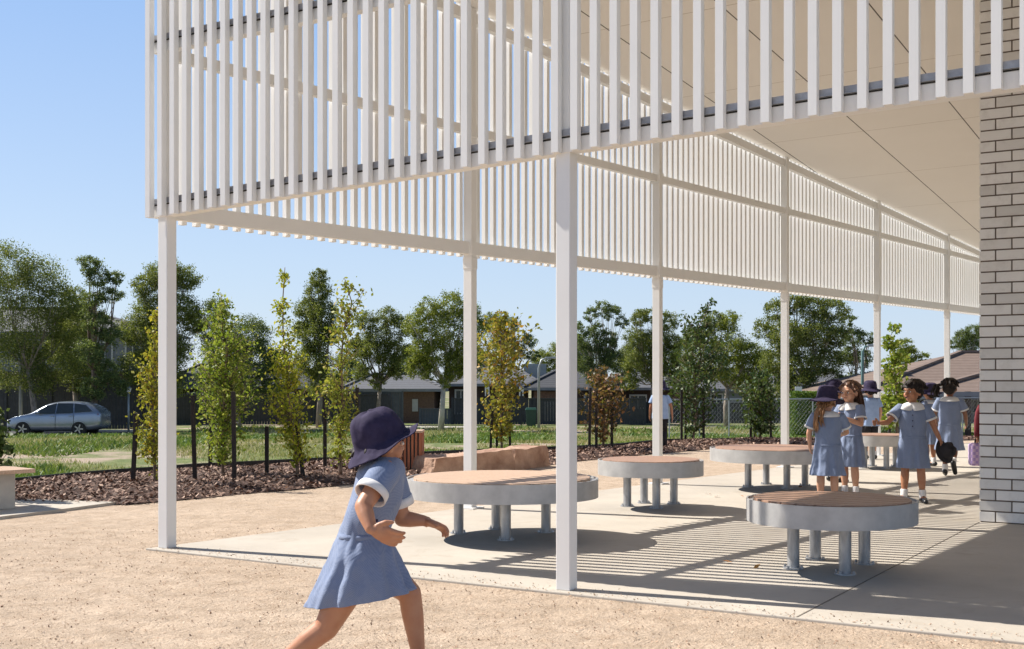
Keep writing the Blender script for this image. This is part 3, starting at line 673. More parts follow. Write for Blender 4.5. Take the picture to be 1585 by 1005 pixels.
# --- saplings with stakes
SAP = {'yellow': leafmat('autumn_yellow_leaf', [(0, (.14,.15,.02)), (.45, (.34,.33,.035)), (.85, (.50,.44,.05)), (1, (.55,.30,.04))], .35, .4),
       'green': leafmat('fresh_green_leaf', [(0, (.08,.14,.015)), (.5, (.22,.31,.035)), (.85, (.40,.44,.07)), (1, (.52,.50,.14))], .35, .4),
       'lime': leafmat('lime_leaf', [(0, (.15,.19,.015)), (.5, (.36,.40,.035)), (.9, (.55,.50,.06)), (1, (.56,.48,.06))], .35, .45),
       'olive': leafmat('olive_leaf', [(0, (.11,.14,.02)), (.5, (.26,.30,.04)), (.85, (.42,.40,.07)), (1, (.50,.34,.09))], .35, .4),
       'orange': leafmat('autumn_orange_leaf', [(0, (.14,.13,.02)), (.4, (.30,.29,.045)), (.8, (.46,.34,.05)), (1, (.52,.22,.04))], .35, .4),
       'red': leafmat('russet_leaf', [(0, (.05,.045,.02)), (.45, (.15,.09,.035)), (.8, (.30,.12,.05)), (1, (.46,.28,.16))], .35, .3),
       'gloss': leafmat('glossy_dark_leaf', [(0, (.020,.045,.012)), (.6, (.05,.095,.025)), (.92, (.10,.15,.05)), (1, (.20,.20,.10))], .42, .2)}
def sapling(base, spine, leaf, n, size, label, stakes, tie=None, name='young_tree'):
    """base px; spine: (px, py, half width px) from low to high"""
    b = P(*base); Y = b.y; k = Y/F; root = empty(name, b, label=label, cat='young tree', group='staked young trees in the mulch bed')
    mb = MB(); sp = [(at(x, y, Y), w*k) for x, y, w in spine]; pts = [b-UP*.05]+[v for v, _ in sp]
    mb.tube(pts, list(np.linspace(.022, .004, len(pts))), 8)
    rr = random.Random(int(base[0])); C = []; seg = len(sp)-1
    wsum = [((sp[i][1]+sp[i+1][1])/2+.03)**1.3*(sp[i+1][0]-sp[i][0]).length for i in range(seg)]; tot = sum(wsum)
    for i in range(seg):
        m_ = n*wsum[i]/tot; nb = max(3, int(m_/26))
        for _ in range(nb):
            t = rr.random(); c = sp[i][0].lerp(sp[i+1][0], t); w = sp[i][1]*(1-t)+sp[i+1][1]*t; a = rr.uniform(0, 2*math.pi); ln = w*rr.uniform(.55, 1.12)
            tip = c+Vector((math.cos(a)*ln, math.sin(a)*ln, ln*rr.uniform(.2, .9))); c0 = c-UP*min(.12, ln*.5)
            mb.tube([c0, (c0+tip)/2+Vector((0,0,-.02)), tip], [.006, .004, .002], 4)
            per_ = int(m_/nb)
            for _ in range(per_):
                f = rr.uniform(.15, 1.08); jit = .035+.012*w*6
                C.append(tuple(c0.lerp(tip, f)+Vector((rr.gauss(0, jit), rr.gauss(0, jit), rr.gauss(0, jit*.8)-.01))))
    mb.build('trunk', M['stem'], root, smooth=True)
    me = leaf_soup(np.array(C)-np.array(b), size, .62, SAP[leaf], 'crown'); o = bpy.data.objects.new('crown', me); COL.objects.link(o); o.parent = root
    for j, (sx, sy, ty, *lean) in enumerate(stakes):
        a = P(sx, sy); t = at(sx+(lean[0] if lean else 0), ty, a.y); mb = MB(); mb.bar(a-UP*.05, t, .042, .042)
        st = mb.build('stake', M['stake'], None, org=a, bevel=.003); st.location = a
        tag(st, None, 'stake', 'dark timber tree stakes in the mulch bed'); STK.append((st, sx, label))
    if tie:
        a = at(tie[0], tie[1], Y); mb = MB(); mb.tube([a-Vector((.05,0,0)), a+Vector((.05,.0,.006))], .008, 6)
        mb.build('tie', mat('blue_tie', (.02,.25,.62), None, 5, .5) if tie[2] else M['white'], root)
    return root
STK = []
sapling((241,752), [(240,735,10),(238,690,22),(236,640,26),(237,580,22),(240,530,14),(241,480,5)], 'yellow', 2100, .044, 'narrow yellowing young tree half hidden behind the corner post', [(205,752,640,6)])
sapling((345,742), [(345,712,20),(345,660,46),(348,600,52),(352,540,45),(345,500,26),(342,455,6)], 'green', 4600, .046, 'broad bright green young tree, widest of the row', [(302,747,612,-4),(363,750,606,-2),(325,728,640,2),(340,733,650)], (362,655,0))
sapling((461,744), [(460,720,14),(455,680,30),(448,630,36),(442,570,26),(438,510,12),(438,460,5),(441,414,3)], 'lime', 2700, .046, 'slender lime green young tree with a long thin leading shoot', [(413,741,660),(471,744,640,-14)])
sapling((528,741), [(527,720,12),(525,680,26),(530,620,32),(528,560,28),(532,510,26),(545,470,22),(533,430,5)], 'olive', 1900, .05, 'loose open young tree of yellow and olive leaves behind the running child', [(503,730,602),(526,728,600),(553,739,600)], (530,667,1))
sapling((777,697), [(776,680,12),(776,640,38),(780,600,34),(776,560,50),(775,530,52),(778,505,20),(775,482,2)], 'orange', 2700, .068, 'orange and yellow leaved young tree between the boulders and the front post', [(759,697,636,3),(769,695,640),(790,696,600,-4)])
sapling((933,698), [(934,680,10),(936,650,44),(932,620,38),(930,590,24),(928,568,6)], 'red', 1500, .066, 'russet brown leaved young tree right of the front post', [(912,700,600,2),(923,699,605),(947,698,600)])
sapling((1073,685), [(1074,668,16),(1078,640,44),(1075,600,50),(1085,550,42),(1080,510,30),(1095,480,10),(1101,464,4)], 'gloss', 3600, .07, 'tall glossy green young tree between the second and third rear posts', [(1055,686,600),(1061,684,604),(1089,685,602)], (1056,626,0))
sapling((1177,683), [(1177,665,20),(1178,640,36),(1176,610,30),(1178,585,14),(1180,572,4)], 'gloss', 2300, .07, 'short dark glossy young tree immediately left of the third rear post', [(1162,682,594),(1168,681,600),(1193,681,600)])
sapling((1389,684), [(1388,660,22),(1388,625,28),(1388,590,24),(1384,550,14),(1376,525,8),(1388,502,6)], 'green', 1700, .085, 'bushy green young tree behind the child with the hat in hand', [(1377,681,602),(1392,681,602),(1401,682,604)])
sapling((-22,775), [(-20,740,30),(-14,690,28),(-12,650,22),(-10,625,6)], 'gloss', 900, .07, 'leafy young tree cut off by the left edge above the bench', [(-30,780,640)])
words_ = {}
for st, sx, lb in STK: words_.setdefault(lb, []).append((sx, st))
for lb, L_ in words_.items():
    L_.sort(key=lambda t: t[0]); nm = lb.split(' behind')[0].split(' between')[0].split(' with')[0].split(' half')[0].split(' right')[0].split(' immediately')[0].split(',')[0].split(' cut')[0]
    w = {1: ['only'], 2: ['left', 'right'], 3: ['left', 'middle', 'right'], 4: ['leftmost', 'second', 'third', 'rightmost']}[len(L_)]
    for (sx, st), t in zip(L_, w): st.name = 'stake'; st['label'] = '%s dark stake by the %s' % (t, nm)

# ------------------------------------------------------------------ houses, fences, poles beyond the field
def wallbox(x0, x1, ytop, ybot, Y, depth, m, root, name='wall'):
    a, b_ = at(x0, ybot, Y), at(x1, ytop, Y); mb = MB(); mb.box(((a.x+b_.x)/2, Y+depth/2, (a.z+b_.z)/2), (b_.x-a.x)/2, depth/2, (b_.z-a.z)/2); return mb.build(name, m, root)
def opening(x0, x1, y0, y1, Y, root, m=None, name='window', frame=True):
    a, b_ = at(x0, y1, Y), at(x1, y0, Y); c = Vector(((a.x+b_.x)/2, Y-.02, (a.z+b_.z)/2)); hx, hz = (b_.x-a.x)/2, (b_.z-a.z)/2
    mb = MB(); mb.box(c, hx, .02, hz); o = mb.build(name, m or M['winglass'], root)
    if frame:
        mb = MB()
        for s_ in (-1, 1): mb.box(c+Vector((hx*s_, -.03, 0)), .05, .03, hz+.05); mb.box(c+Vector((0, -.03, hz*s_)), hx, .029, .05)
        mb.box(c+Vector((0,-.03,0)), .03, .028, hz); mb.build('frame', M['render_white'], o, org=root.location)
    return o
def hip(x0, x1, yeave, yridge, r0, r1, Y, depth, m, root, over=.5, name='roof'):
    a, b_ = at(x0, yeave, Y), at(x1, yeave, Y); z = a.z; Yr = Y+depth/2
    ra = Vector(((r0-CX)*Yr/F, Yr, HC-(yridge-HY)*Yr/F)); rb = Vector(((r1-CX)*Yr/F, Yr, ra.z))
    v = [Vector((a.x-over, Y-over, z)), Vector((b_.x+over, Y-over, z)), Vector((b_.x+over, Y+depth+over, z)), Vector((a.x-over, Y+depth+over, z)), ra, rb]
    mb = MB(); mb.add(v, [(0,1,5,4), (2,3,4,5), (1,2,5), (3,0,4), (3,2,1,0)]); o = mb.build(name, m, root)
    mb = MB(); g = UP*-.09
    for s_, t_ in ((0,1),(1,2),(3,0)): mb.bar(v[s_]+g, v[t_]+g, .12, .16)
    mb.build('gutter', M['render_grey'], o, org=root.location)
    mb = MB()
    for s_, t_ in ((4,5),(0,4),(1,5)): mb.bar(v[s_]+UP*.05, v[t_]+UP*.05, .22, .10)
    mb.build('ridge_cap', m, o, org=root.location); return o
def house(name, px, Y, label): return empty(name, Vector(((px-CX)*Y/F, Y, terr(0, Y))), label=label, cat='house')
h = house('two_storey_house', 110, 72, 'dark two storey house behind the far left gum trees')
wallbox(-120, 230, 575, 660, 72, 9, M['house_dark'], h); wallbox(-120, 218, 516, 575, 72.6, 8, M['render_grey'], h, 'upper_wall')
hip(-125, 222, 514, 478, -20, 130, 72.6, 8, M['roof_grey'], h)
for x in (20, 72, 152, 195): opening(x, x+22, 530, 562, 72.6, h)
opening(35, 56, 590, 612, 72, h); opening(120, 150, 585, 625, 72, h)
h = house('brick_house', 640, 74, 'low brown brick house left of the pale trunked gum')
wallbox(545, 672, 602, 660, 74, 8, M['house_brown'], h); hip(540, 678, 602, 580, 575, 640, 74, 8, M['roof_grey'], h); opening(638, 647, 618, 637, 73.96, h, M['render_white'], 'meter_box', False)
h = house('grey_house', 350, 78, 'dark grey house almost hidden behind the green saplings')
wallbox(250, 520, 598, 660, 78, 8, M['house_dark'], h); hip(245, 525, 598, 565, 310, 460, 78, 8, M['roof_dark'], h); opening(430, 455, 608, 630, 78, h); opening(290, 315, 608, 632, 78, h)
h = house('dark_house', 760, 76, 'long dark house with pale grey roof behind the orange leaved sapling')
wallbox(695, 818, 594, 660, 76, 9, M['house_dark'], h); hip(690, 824, 594, 568, 725, 795, 76, 9, M['roof_grey'], h); opening(705, 722, 604, 640, 76, h)
mb = MB(); v = at(828, 575, 80); mb.box(v, .75, .5, .5)
for k in range(6): mb.box(v+Vector((0,-.51,-.36+.14*k)), .7, .03, .02)
mb.build('evaporative_cooler', M['pole'], h)
h = house('hip_roof_house', 870, 72, 'house with charcoal hip roof and tan brick band left of the front post')
wallbox(826, 948, 601, 660, 72, 9, M['house_dark'], h); hip(822, 952, 600, 574, 862, 905, 72, 9, M['roof_dark'], h)
wallbox(827, 870, 606, 617, 71.97, .1, M['house_brown'], h, 'brick_band'); opening(843, 866, 622, 652, 72, h, M['render_white'], 'garage_door', False); opening(905, 925, 612, 635, 72, h)
h = house('low_house', 985, 78, 'low house with grey roof between the first two gaps right of the front post')
wallbox(940, 1060, 600, 660, 78, 8, M['house_dark'], h); hip(935, 1066, 600, 576, 965, 1035, 78, 8, M['roof_grey'], h); opening(975, 1000, 612, 632, 78, h)
h = house('pale_house', 1150, 80, 'house with pale walls glimpsed through the wide leafy gum')
wallbox(1075, 1320, 602, 655, 80, 8, M['render_grey'], h); hip(1068, 1328, 602, 572, 1110, 1280, 80, 8, M['roof_grey'], h); 
for x in (1100, 1150, 1215, 1290): opening(x, x+18, 610, 630, 80, h)
h = house('brown_roof_house', 1440, 46, 'large house with broad brown hip roof next to the brick wall')
wallbox(1400, 1640, 612, 655, 48, 12, M['house_dark'], h); hip(1330, 1660, 612, 546, 1487, 1560, 47, 13, M['roof_brown'], h)
wallbox(1420, 1660, 640, 655, 43.5, .3, M['render_grey'], h, 'low_wall'); 
for x in (1452, 1492): opening(x, x+20, 618, 640, 48, h)
hip(1435, 1700, 606, 580, 1520, 1600, 40.5, 5, M['roof_brown'], h, .3, 'lower_roof')
for x in (1445, 1500, 1560): a = at(x, 606, 40.6); mb = MB(); mb.box(Vector((a.x, 40.7, (a.z-1.0)/2)), .08, .08, (a.z+1.0)/2); mb.build('verandah_post', M['house_dark'], h)
def fence(x0, x1, ytop, Y, m, label, name='paling_fence', step=.16, gap=.012):
    a, b_ = at(x0, ytop, Y), at(x1, ytop, Y); z0 = terr(0, Y); root = empty(name, Vector((a.x, Y, z0)), label=label, cat='fence')
    mb = MB(); x = a.x; k = 0
    while x < b_.x: mb.box((x+step/2-gap/2, Y+(.008 if k % 2 else 0), (a.z+z0)/2), (step-gap)/2, .01, (a.z-z0)/2); x += step; k += 1
    mb.build('palings', m, root); mb = MB(); mb.box(((a.x+b_.x)/2, Y-.03, a.z+.03), (b_.x-a.x)/2, .05, .03); mb.build('capping', m, root)
    x = a.x
    while x < b_.x+.1: mb = MB(); mb.box((x, Y-.05, (a.z+z0)/2+.05), .05, .04, (a.z-z0)/2+.05); x += 2.4; mb.build('fence_post', m, root)
fence(-130, 232, 590, 63.5, M['fence_dark'], 'tall charcoal fence behind the parked car')
fence(232, 600, 612, 70, M['fence_dark'], 'charcoal fence seen through the saplings left of the running child')
fence(560, 622, 608, 70.3, M['fence_mid'], 'slate blue fence panel right above the running child hat')
fence(650, 700, 634, 70, M['fence_mid'], 'low slate fence in front of the brown brick house')
fence(700, 1000, 618, 70, M['fence_dark'], 'long charcoal fence crossing behind the front post')
fence(1000, 1420, 625, 72, M['fence_dark'], 'charcoal fence behind the glossy saplings on the right')
# chain wire fence with a white top rail
wf = empty('wire_fence', at(1030, 660, 34), label='low wire fence with white pipe top rail on the right', cat='fence')
wf.location.z = terr(0, 34); mb = MB(); a, b_ = at(1036, 619, 34), at(1560, 616, 40); n = 14
mb.tube([a, b_], .022, 8); mb.build('top_rail', M['pole'], wf)
for k in range(n):
    v = a.lerp(b_, k/(n-1)); mb = MB(); mb.tube([Vector((v.x, v.y, terr(0, v.y)-.05)), v], .02, 8); mb.build('fence_post', M['pole'], wf)
mb = MB(); L_ = (b_-a).length; u = (b_-a).normalized(); hh = 1.05
t = -hh
while t < L_:
    for s_ in (1, -1):
        t0, t1 = (t, t+hh) if s_ > 0 else (t+hh, t); c0, c1 = max(0, min(L_, t0)), max(0, min(L_, t1))
        f0, f1 = (c0-t0)/(t1-t0), (c1-t0)/(t1-t0)
        if abs(f1-f0) > .01: mb.bar(a+u*c0+UP*(-hh+hh*f0), a+u*c1+UP*(-hh+hh*f1), .0022, .0022)
    t += .14
mb.build('wire_mesh', M['pole'], wf)
def pole(px, ytop, Y, r, m, label, arm=None, name='street_lamp', cat='street lamp', head=True, base=None):
    b = Vector(((px-CX)*Y/F, Y, terr(0, Y))); t = at(px, ytop, Y); root = empty(name, b, label=label, cat=cat)
    mb = MB()
    if arm:
        e = at(px+arm[0], ytop-arm[1], Y); mid = Vector((t.x+(e.x-t.x)*.3, Y, t.z+(e.z-t.z)*.8)); mb.tube([b, t, mid, e], [r, r*.8, r*.6, r*.5], 10); mb.build('pole', m, root, smooth=True)
        mb = MB(); mb.box(e+Vector((.15 if arm[0] > 0 else -.15, 0, 0)), .28, .12, .05); mb.build('lamp_head', M['pole'], root, bevel=.02)
    else:
        mb.tube([b, t], [r, r*.85], 10); mb.build('pole', m, root, smooth=True)
        if head:
            mb = MB(); mb.tube([t, t+UP*.18], [.09, .14], 10); mb.build('lamp_head', M['white'], root)
            mb = MB(); mb.tube([t+UP*.18, t+UP*.26], [.18, .05], 10); mb.build('lamp_cap', M['pole'], root)
pole(834, 570, 64, .085, M['pole'], 'curved arm street lamp between the orange sapling and the front post', (14, 16))
pole(32, 560, 60.8, .10, M['pole'], 'street lamp on the far left rising behind the parked car', (-14, 14))
pole(1335, 545, 50, .07, M['polegreen'], 'green street lamp beside the narrow gum on the right', (12, 10))
pole(199, 607, 58, .05, M['pole'], 'short post lamp with a white head right of the parked car', None)
b = Vector(((1236-CX)*42/F, 42, terr(0, 42))); root = empty('sign_post', b, label='small plain white sign on a thin post left of the girl in the hat', cat='sign')
mb = MB(); mb.tube([b, at(1236, 606, 42)], .02, 8); mb.build('post', M['pole'], root); v = at(1236, 606, 41.95); mb = MB(); mb.box(v, .12, .012, .17); mb.build('sign_face', M['white'], root)
b = at(699, 607, 69); b = Vector(((807-CX)*69/F, 69, terr(0, 69)));
for px, lb in ((807, 'white sign board on a post against the long charcoal fence, right one'), (754, 'white sign board on a post behind the orange leaved sapling')):
    b = Vector(((px-CX)*69/F, 69, terr(0, 69))); root = empty('notice_board', b, label=lb, cat='sign'); v = at(px, 606, 69)
    mb = MB(); mb.box(((b.x, 69.02, (b.z+v.z)/2)), .06, .04, (v.z-b.z)/2); mb.build('post', M['dark'], root); mb = MB(); mb.box(v, .13, .02, .27); mb.build('sign_face', M['white'], root)
b = Vector(((822-CX)*66.5/F, 66.5, terr(0, 66.5)-.0)); root = empty('wheelie_bin', b, label='dark green bin standing by the charcoal fence', cat='bin')
mb = MB(); n_ = [Vector((x, y, 0)) for x, y in ((-.24,-.28),(.24,-.28),(.24,.28),(-.24,.28))]; mb.loft([[b+v+UP*.05 for v in n_], [b+v*1.25+UP*.95 for v in n_]], True, True); mb.build('body', mat('bin_green', (.02,.06,.04), None, 5, .5), root)
mb = MB(); mb.loft([[b+v*1.32+UP*.952 for v in n_], [b+v*1.1+UP*1.06 for v in n_]], True, True); mb.build('lid', mat('bin_lid', (.03,.11,.07), None, 5, .5), root)
# hedge
b = Vector(((1252-CX)*38/F, 38, terr(0, 38))); pts = rng.uniform(-1, 1, (9000, 3)); m_ = np.abs(pts).max(1); pts = pts/m_[:,None]*rng.uniform(.75, 1.03, (9000, 1))
me = leaf_soup(pts*np.array([.55,.4,.72])+np.array([0,0,.75]), .07, .6, leafmat('hedge_leaf', [(0, (.02,.06,.01)), (.6, (.06,.13,.02)), (1, (.14,.22,.04))]), 'hedge'); o = bpy.data.objects.new('hedge', me); COL.objects.link(o); o.location = b
tag(o, 'clipped bright green hedge behind the third rear post', 'hedge')

# ------------------------------------------------------------------ parked car
def car():
    Y = 56.0; L_ = 4.42; x0 = (18-CX)*Y/F; s_ = (166-18)*Y/F/L_; z0 = terr(0, Y); root = empty('parked_car', (x0+L_*s_/2, Y, z0), label='silver blue hatchback parked in the street at far left', cat='car')
    def X(x): return x0+x*s_
    st = [ # x, half width, z_low, z_belt, z_roof
     (.00,.55,.32,.62,.64),(.06,.68,.26,.70,.72),(.35,.80,.22,.84,.86),(.8,.86,.20,.93,.96),(1.15,.87,.20,.98,1.03),(1.32,.88,.20,.99,1.14),(1.70,.88,.20,.99,1.40),(2.05,.88,.20,1.00,1.53),(2.6,.88,.20,1.02,1.58),(3.2,.88,.20,1.04,1.57),(3.75,.87,.22,1.07,1.50),(4.08,.85,.26,1.09,1.34),(4.30,.80,.32,1.04,1.12),(4.41,.72,.42,.90,.95)]
    rings = []
    for x, w, zl, zb_, zr in st:
        cab = max(0, zr-zb_-.03); wi = w-.20*min(1, cab/.35)
        rr = [(w*.8, zl), (w, zl+.14), (w*1.01, (zl+zb_)/2), (w*.985, zb_-.06), (w*.95, zb_), (wi*.97, zb_+(zr-zb_)*.75), (wi*.80, zr-.01), (wi*.4, zr+.015)]
        ring = [Vector((X(x), Y-a*s_, z0+z*s_)) for a, z in rr]+[Vector((X(x), Y+a*s_, z0+z*s_)) for a, z in rr[::-1]]; rings.append(ring)
    mb = MB(); mb.loft(rings, True, True); o = mb.build('body', M['carpaint'], root, smooth=True)
    o.modifiers.new('sub', 'SUBSURF').levels = 2; o.modifiers['sub'].render_levels = 2
    def side(xs_, m, name, off=.012, par=root):
        for sg in (-1, 1): 
            mb = MB(); v = [Vector((X(x), Y+sg*(yw+off)*s_, z0+z*s_)) for x, z, yw in xs_]; n = len(v); mb.add(v+[w_+Vector((0,-sg*.02,0)) for w_ in v], [tuple(range(n)), tuple(range(n, 2*n))[::-1]]+[(i, (i+1)%n, n+(i+1)%n, n+i) for i in range(n)])
            mb.build(name, m, par)
    for gx in (((1.40,1.03),(1.92,1.41),(2.32,1.50),(2.32,1.04)), ((2.37,1.04),(2.37,1.505),(3.08,1.50),(3.15,1.07)), ((3.21,1.08),(3.13,1.50),(3.66,1.43),(4.0,1.16))):
        def yw(x, z): return .845-(z-1.05)*.55 if z > 1.2 else .845-(z-1.05)*.3
        side([(x, z, yw(x, z)) for x, z in gx], M['glass'], 'window')
    mb = MB(); mb.add([Vector((X(1.28), Y+a*s_*.72, z0+1.06*s_)) for a in (-1, 1)]+[Vector((X(1.98), Y+a*s_*.56, z0+1.44*s_)) for a in (1, -1)], [(0,1,2,3)]); mb.build('windscreen', M['glass'], root)
    for wx in (.86, 3.42):
        for sg in (-1, 1):
            c = Vector((X(wx), Y+sg*.80*s_, z0+.335*s_)); mb = MB(); mb.tube([c-Vector((0,.10,0)), c+Vector((0,.10,0))], .33*s_, 28)
            w = mb.build('wheel', M['tyre'], root, auto=40); mb = MB(); e = c+Vector((0, sg*.105, 0))
            for k in range(5):
                a = 2*math.pi*k/5; mb.bar(e, e+Vector((math.cos(a), 0, math.sin(a)))*.21*s_, .055, .02, up=Vector((0,1,0)))
            mb.tube([e-Vector((0,.004,0)), e+Vector((0,.004,0))], .05, 12)
            n = 24
            mb.loft([[e+Vector((math.cos(2*math.pi*i/n)*r_, y_, math.sin(2*math.pi*i/n)*r_)) for i in range(n)] for r_, y_ in ((.235*s_, -.004), (.235*s_, .006), (.205*s_, .006), (.205*s_, -.004))])
            mb.build('rim', M['rim'], w, org=root.location)
            mb = MB(); mb.loft([[c+Vector((math.cos(math.pi*i/15)*r_*s_, sg*(.085-.02*0), math.sin(math.pi*i/15)*r_*s_)) for i in range(16)]+[c+Vector((math.cos(math.pi*i/15)*r2*s_, sg*.087, math.sin(math.pi*i/15)*r2*s_)) for i in range(15, -1, -1)] for r_, r2 in ((.39, .30), (.385, .305))])
            mb.build('wheel_arch', M['dark'], root)
    for sg in (-1, 1):
        mb = MB(); mb.ball((X(.22), Y+sg*.66*s_, z0+.70*s_), .18, .10, .07); mb.build('headlight', M['winglass'], root, smooth=True)
        mb = MB(); mb.ball((X(1.62), Y+sg*.98*s_, z0+1.08*s_), .07, .12, .075); mb.build('mirror', M['carpaint'], root, smooth=True)
        mb = MB(); mb.ball((X(4.20), Y+sg*.72*s_, z0+.95*s_), .12, .08, .14); mb.build('tail_light', M['maroon'], root, smooth=True)
    mb = MB(); mb.box((X(2.35), Y-.895*s_, z0+.65*s_), .006, .004, .38*s_); mb.box((X(3.18), Y-.893*s_, z0+.68*s_), .006, .004, .36*s_); mb.build('door_seam', M['dark'], root)
    mb = MB(); mb.box((X(2.2), Y-.91*s_, z0+.92*s_), .09, .012, .018); mb.box((X(3.05), Y-.91*s_, z0+.93*s_), .09, .012, .018); mb.build('door_handle', M['carpaint'], root)
car()

# ------------------------------------------------------------------ people
dg_tmp = []
def remesh(mb, voxel, name, mats, smooth=2):
    me = mb.mesh(name+'_src', mats); ob = bpy.data.objects.new('tmp', me); COL.objects.link(ob)
    m = ob.modifiers.new('r', 'REMESH'); m.mode = 'VOXEL'; m.voxel_size = voxel; m.use_smooth_shade = True
    if smooth: sm = ob.modifiers.new('s', 'SMOOTH'); sm.iterations = smooth; sm.factor = .5
    bpy.context.view_layer.update(); dg = bpy.context.evaluated_depsgraph_get()
    out = bpy.data.meshes.new_from_object(ob.evaluated_get(dg)); out.name = name
    bpy.data.objects.remove(ob); bpy.data.meshes.remove(me)
    if not out.materials: out.materials.append(mats)
    return out
def link(me, name, parent, **k):
    o = bpy.data.objects.new(name, me); COL.objects.link(o); o.parent = parent; return tag(o, **k)
def limb(mb, pts, n=14):
    """tapered limb through (point, radius) with round joints"""
    P_ = []; R_ = []
    for i in range(len(pts)-1):
        (a, ra), (b_, rb) = pts[i], pts[i+1]; a = Vector(a); b_ = Vector(b_)
        for t in (np.linspace(0, 1, 5)[:-1] if i < len(pts)-2 else np.linspace(0, 1, 5)): P_.append(a.lerp(b_, t)); R_.append(ra*(1-t)+rb*t)
    for i in range(len(pts)-1): 
        (a, ra), (b_, rb) = pts[i], pts[i+1]; mb.tube([Vector(a), Vector(b_)], [ra, rb], n)
    for a, r_ in pts: mb.ball(a, r_*.995, seg=n)
def hand(mb, W, d, side, curl, k=1.0, bend=.5, spread=1.0, thumb=1):
    """W wrist, d pointing direction, side: across the palm towards the thumb, curl: direction the fingers close to"""
    d = Vector(d).normalized(); side = Vector(side); side = (side-d*side.dot(d)).normalized(); curl = Vector(curl); curl = (curl-d*curl.dot(d)-side*curl.dot(side)).normalized()
    Mx = Matrix((side, d, curl)).transposed()
    mb.ball(W+d*.032*k, .027*k, .036*k, .013*k, Mx); mb.ball(W+d*.045*k, .026*k, .022*k, .011*k, Mx); mb.tube([W-d*.01*k, W+d*.02*k], [.017*k, .019*k], 12)
    for j, (off, ln) in enumerate(((.021, .044), (.007, .050), (-.007, .047), (-.020, .037))):
        b = W+d*.058*k+side*off*k*spread; a = bend*(.8+.18*j); p_ = [(b-d*.012*k, .0078*k)]; dd = d+side*off*8*(spread-.6); dd.normalize(); c = b
        for sg, (f, r_) in enumerate(((.45, .0072), (.30, .0066), (.25, .0058))):
            ang = a*(.4+.75*sg); v = (dd*math.cos(ang)+curl*math.sin(ang)); c = c+v*ln*f*k; p_.append((c, r_*k))
        limb(mb, p_, 8)
    t0 = W+d*.018*k+side*.020*k*thumb; v = (side*thumb*.75+d*.7+curl*.25).normalized(); t1 = t0+v*.024*k; t2 = t1+(d*.9+side*thumb*.3+curl*.35).normalized()*.022*k
    limb(mb, [(t0, .0095*k), (t1, .0082*k), (t2, .0068*k)], 8)
def head_mesh(mb, c, R3, k=1.0):
    """child head; R3 columns: right, forward, up; c centre; k scale, height about .205"""
    def T(x, y, z): return c+R3 @ (Vector((x, y, z))*k)
    mb.ball(T(0, -.008, .018), .070*k, .084*k, .083*k, R3, 20); mb.ball(T(0, .018, -.030), .056*k, .058*k, .062*k, R3, 16)
    mb.ball(T(0, .045, -.068), .028*k, .028*k, .024*k, R3, 12)
    for s_ in (-1, 1): mb.ball(T(.034*s_, .042, -.030), .028*k, .030*k, .028*k, R3, 12); mb.ball(T(.071*s_, -.004, -.014), .010*k, .018*k, .026*k, R3, 10)
    limb(mb, [(T(0, .076, .004), .009*k), (T(0, .090, -.022), .0115*k)], 10); 
    for s_ in (-1, 1): mb.ball(T(.009*s_, .084, -.026), .008*k, .008*k, .007*k, R3, 8)
    mb.ball(T(0, .079, -.050), .021*k, .010*k, .009*k, R3, 10); mb.ball(T(0, .074, .020), .045*k, .012*k, .012*k, R3, 12)
def face(root, c, R3, k=1.0, hair='hair_black', mouth_open=0):
    def T(x, y, z): return c+R3 @ (Vector((x, y, z))*k)
    for s_ in (-1, 1):
        mb = MB(); mb.ball(T(.027*s_, .073, -.001), .0125*k, .007*k, .0075*k, R3, 12); e = mb.build('eye', M['eyewhite'], root, smooth=True)
        mb = MB(); mb.ball(T(.027*s_, .0785, -.001), .0062*k, .003*k, .0066*k, R3, 10); mb.build('iris', M['iris'], e, smooth=True, org=root.location)
        mb = MB(); limb(mb, [(T(.014*s_, .082, .016), .0028*k), (T(.028*s_, .081, .020), .0032*k), (T(.042*s_, .070, .015), .002*k)], 6); mb.build('eyebrow', M[hair], root, smooth=True)
    mb = MB(); mb.ball(T(0, .0865, -.050), .017*k, .006*k, (.0045+.006*mouth_open)*k, R3, 12); o = mb.build('lips', M['lip'], root, smooth=True)
    if mouth_open: mb = MB(); mb.ball(T(0, .0915, -.051), .011*k, .003*k, .0055*k, R3, 10); mb.build('mouth_opening', M['iris'], o, org=root.location)
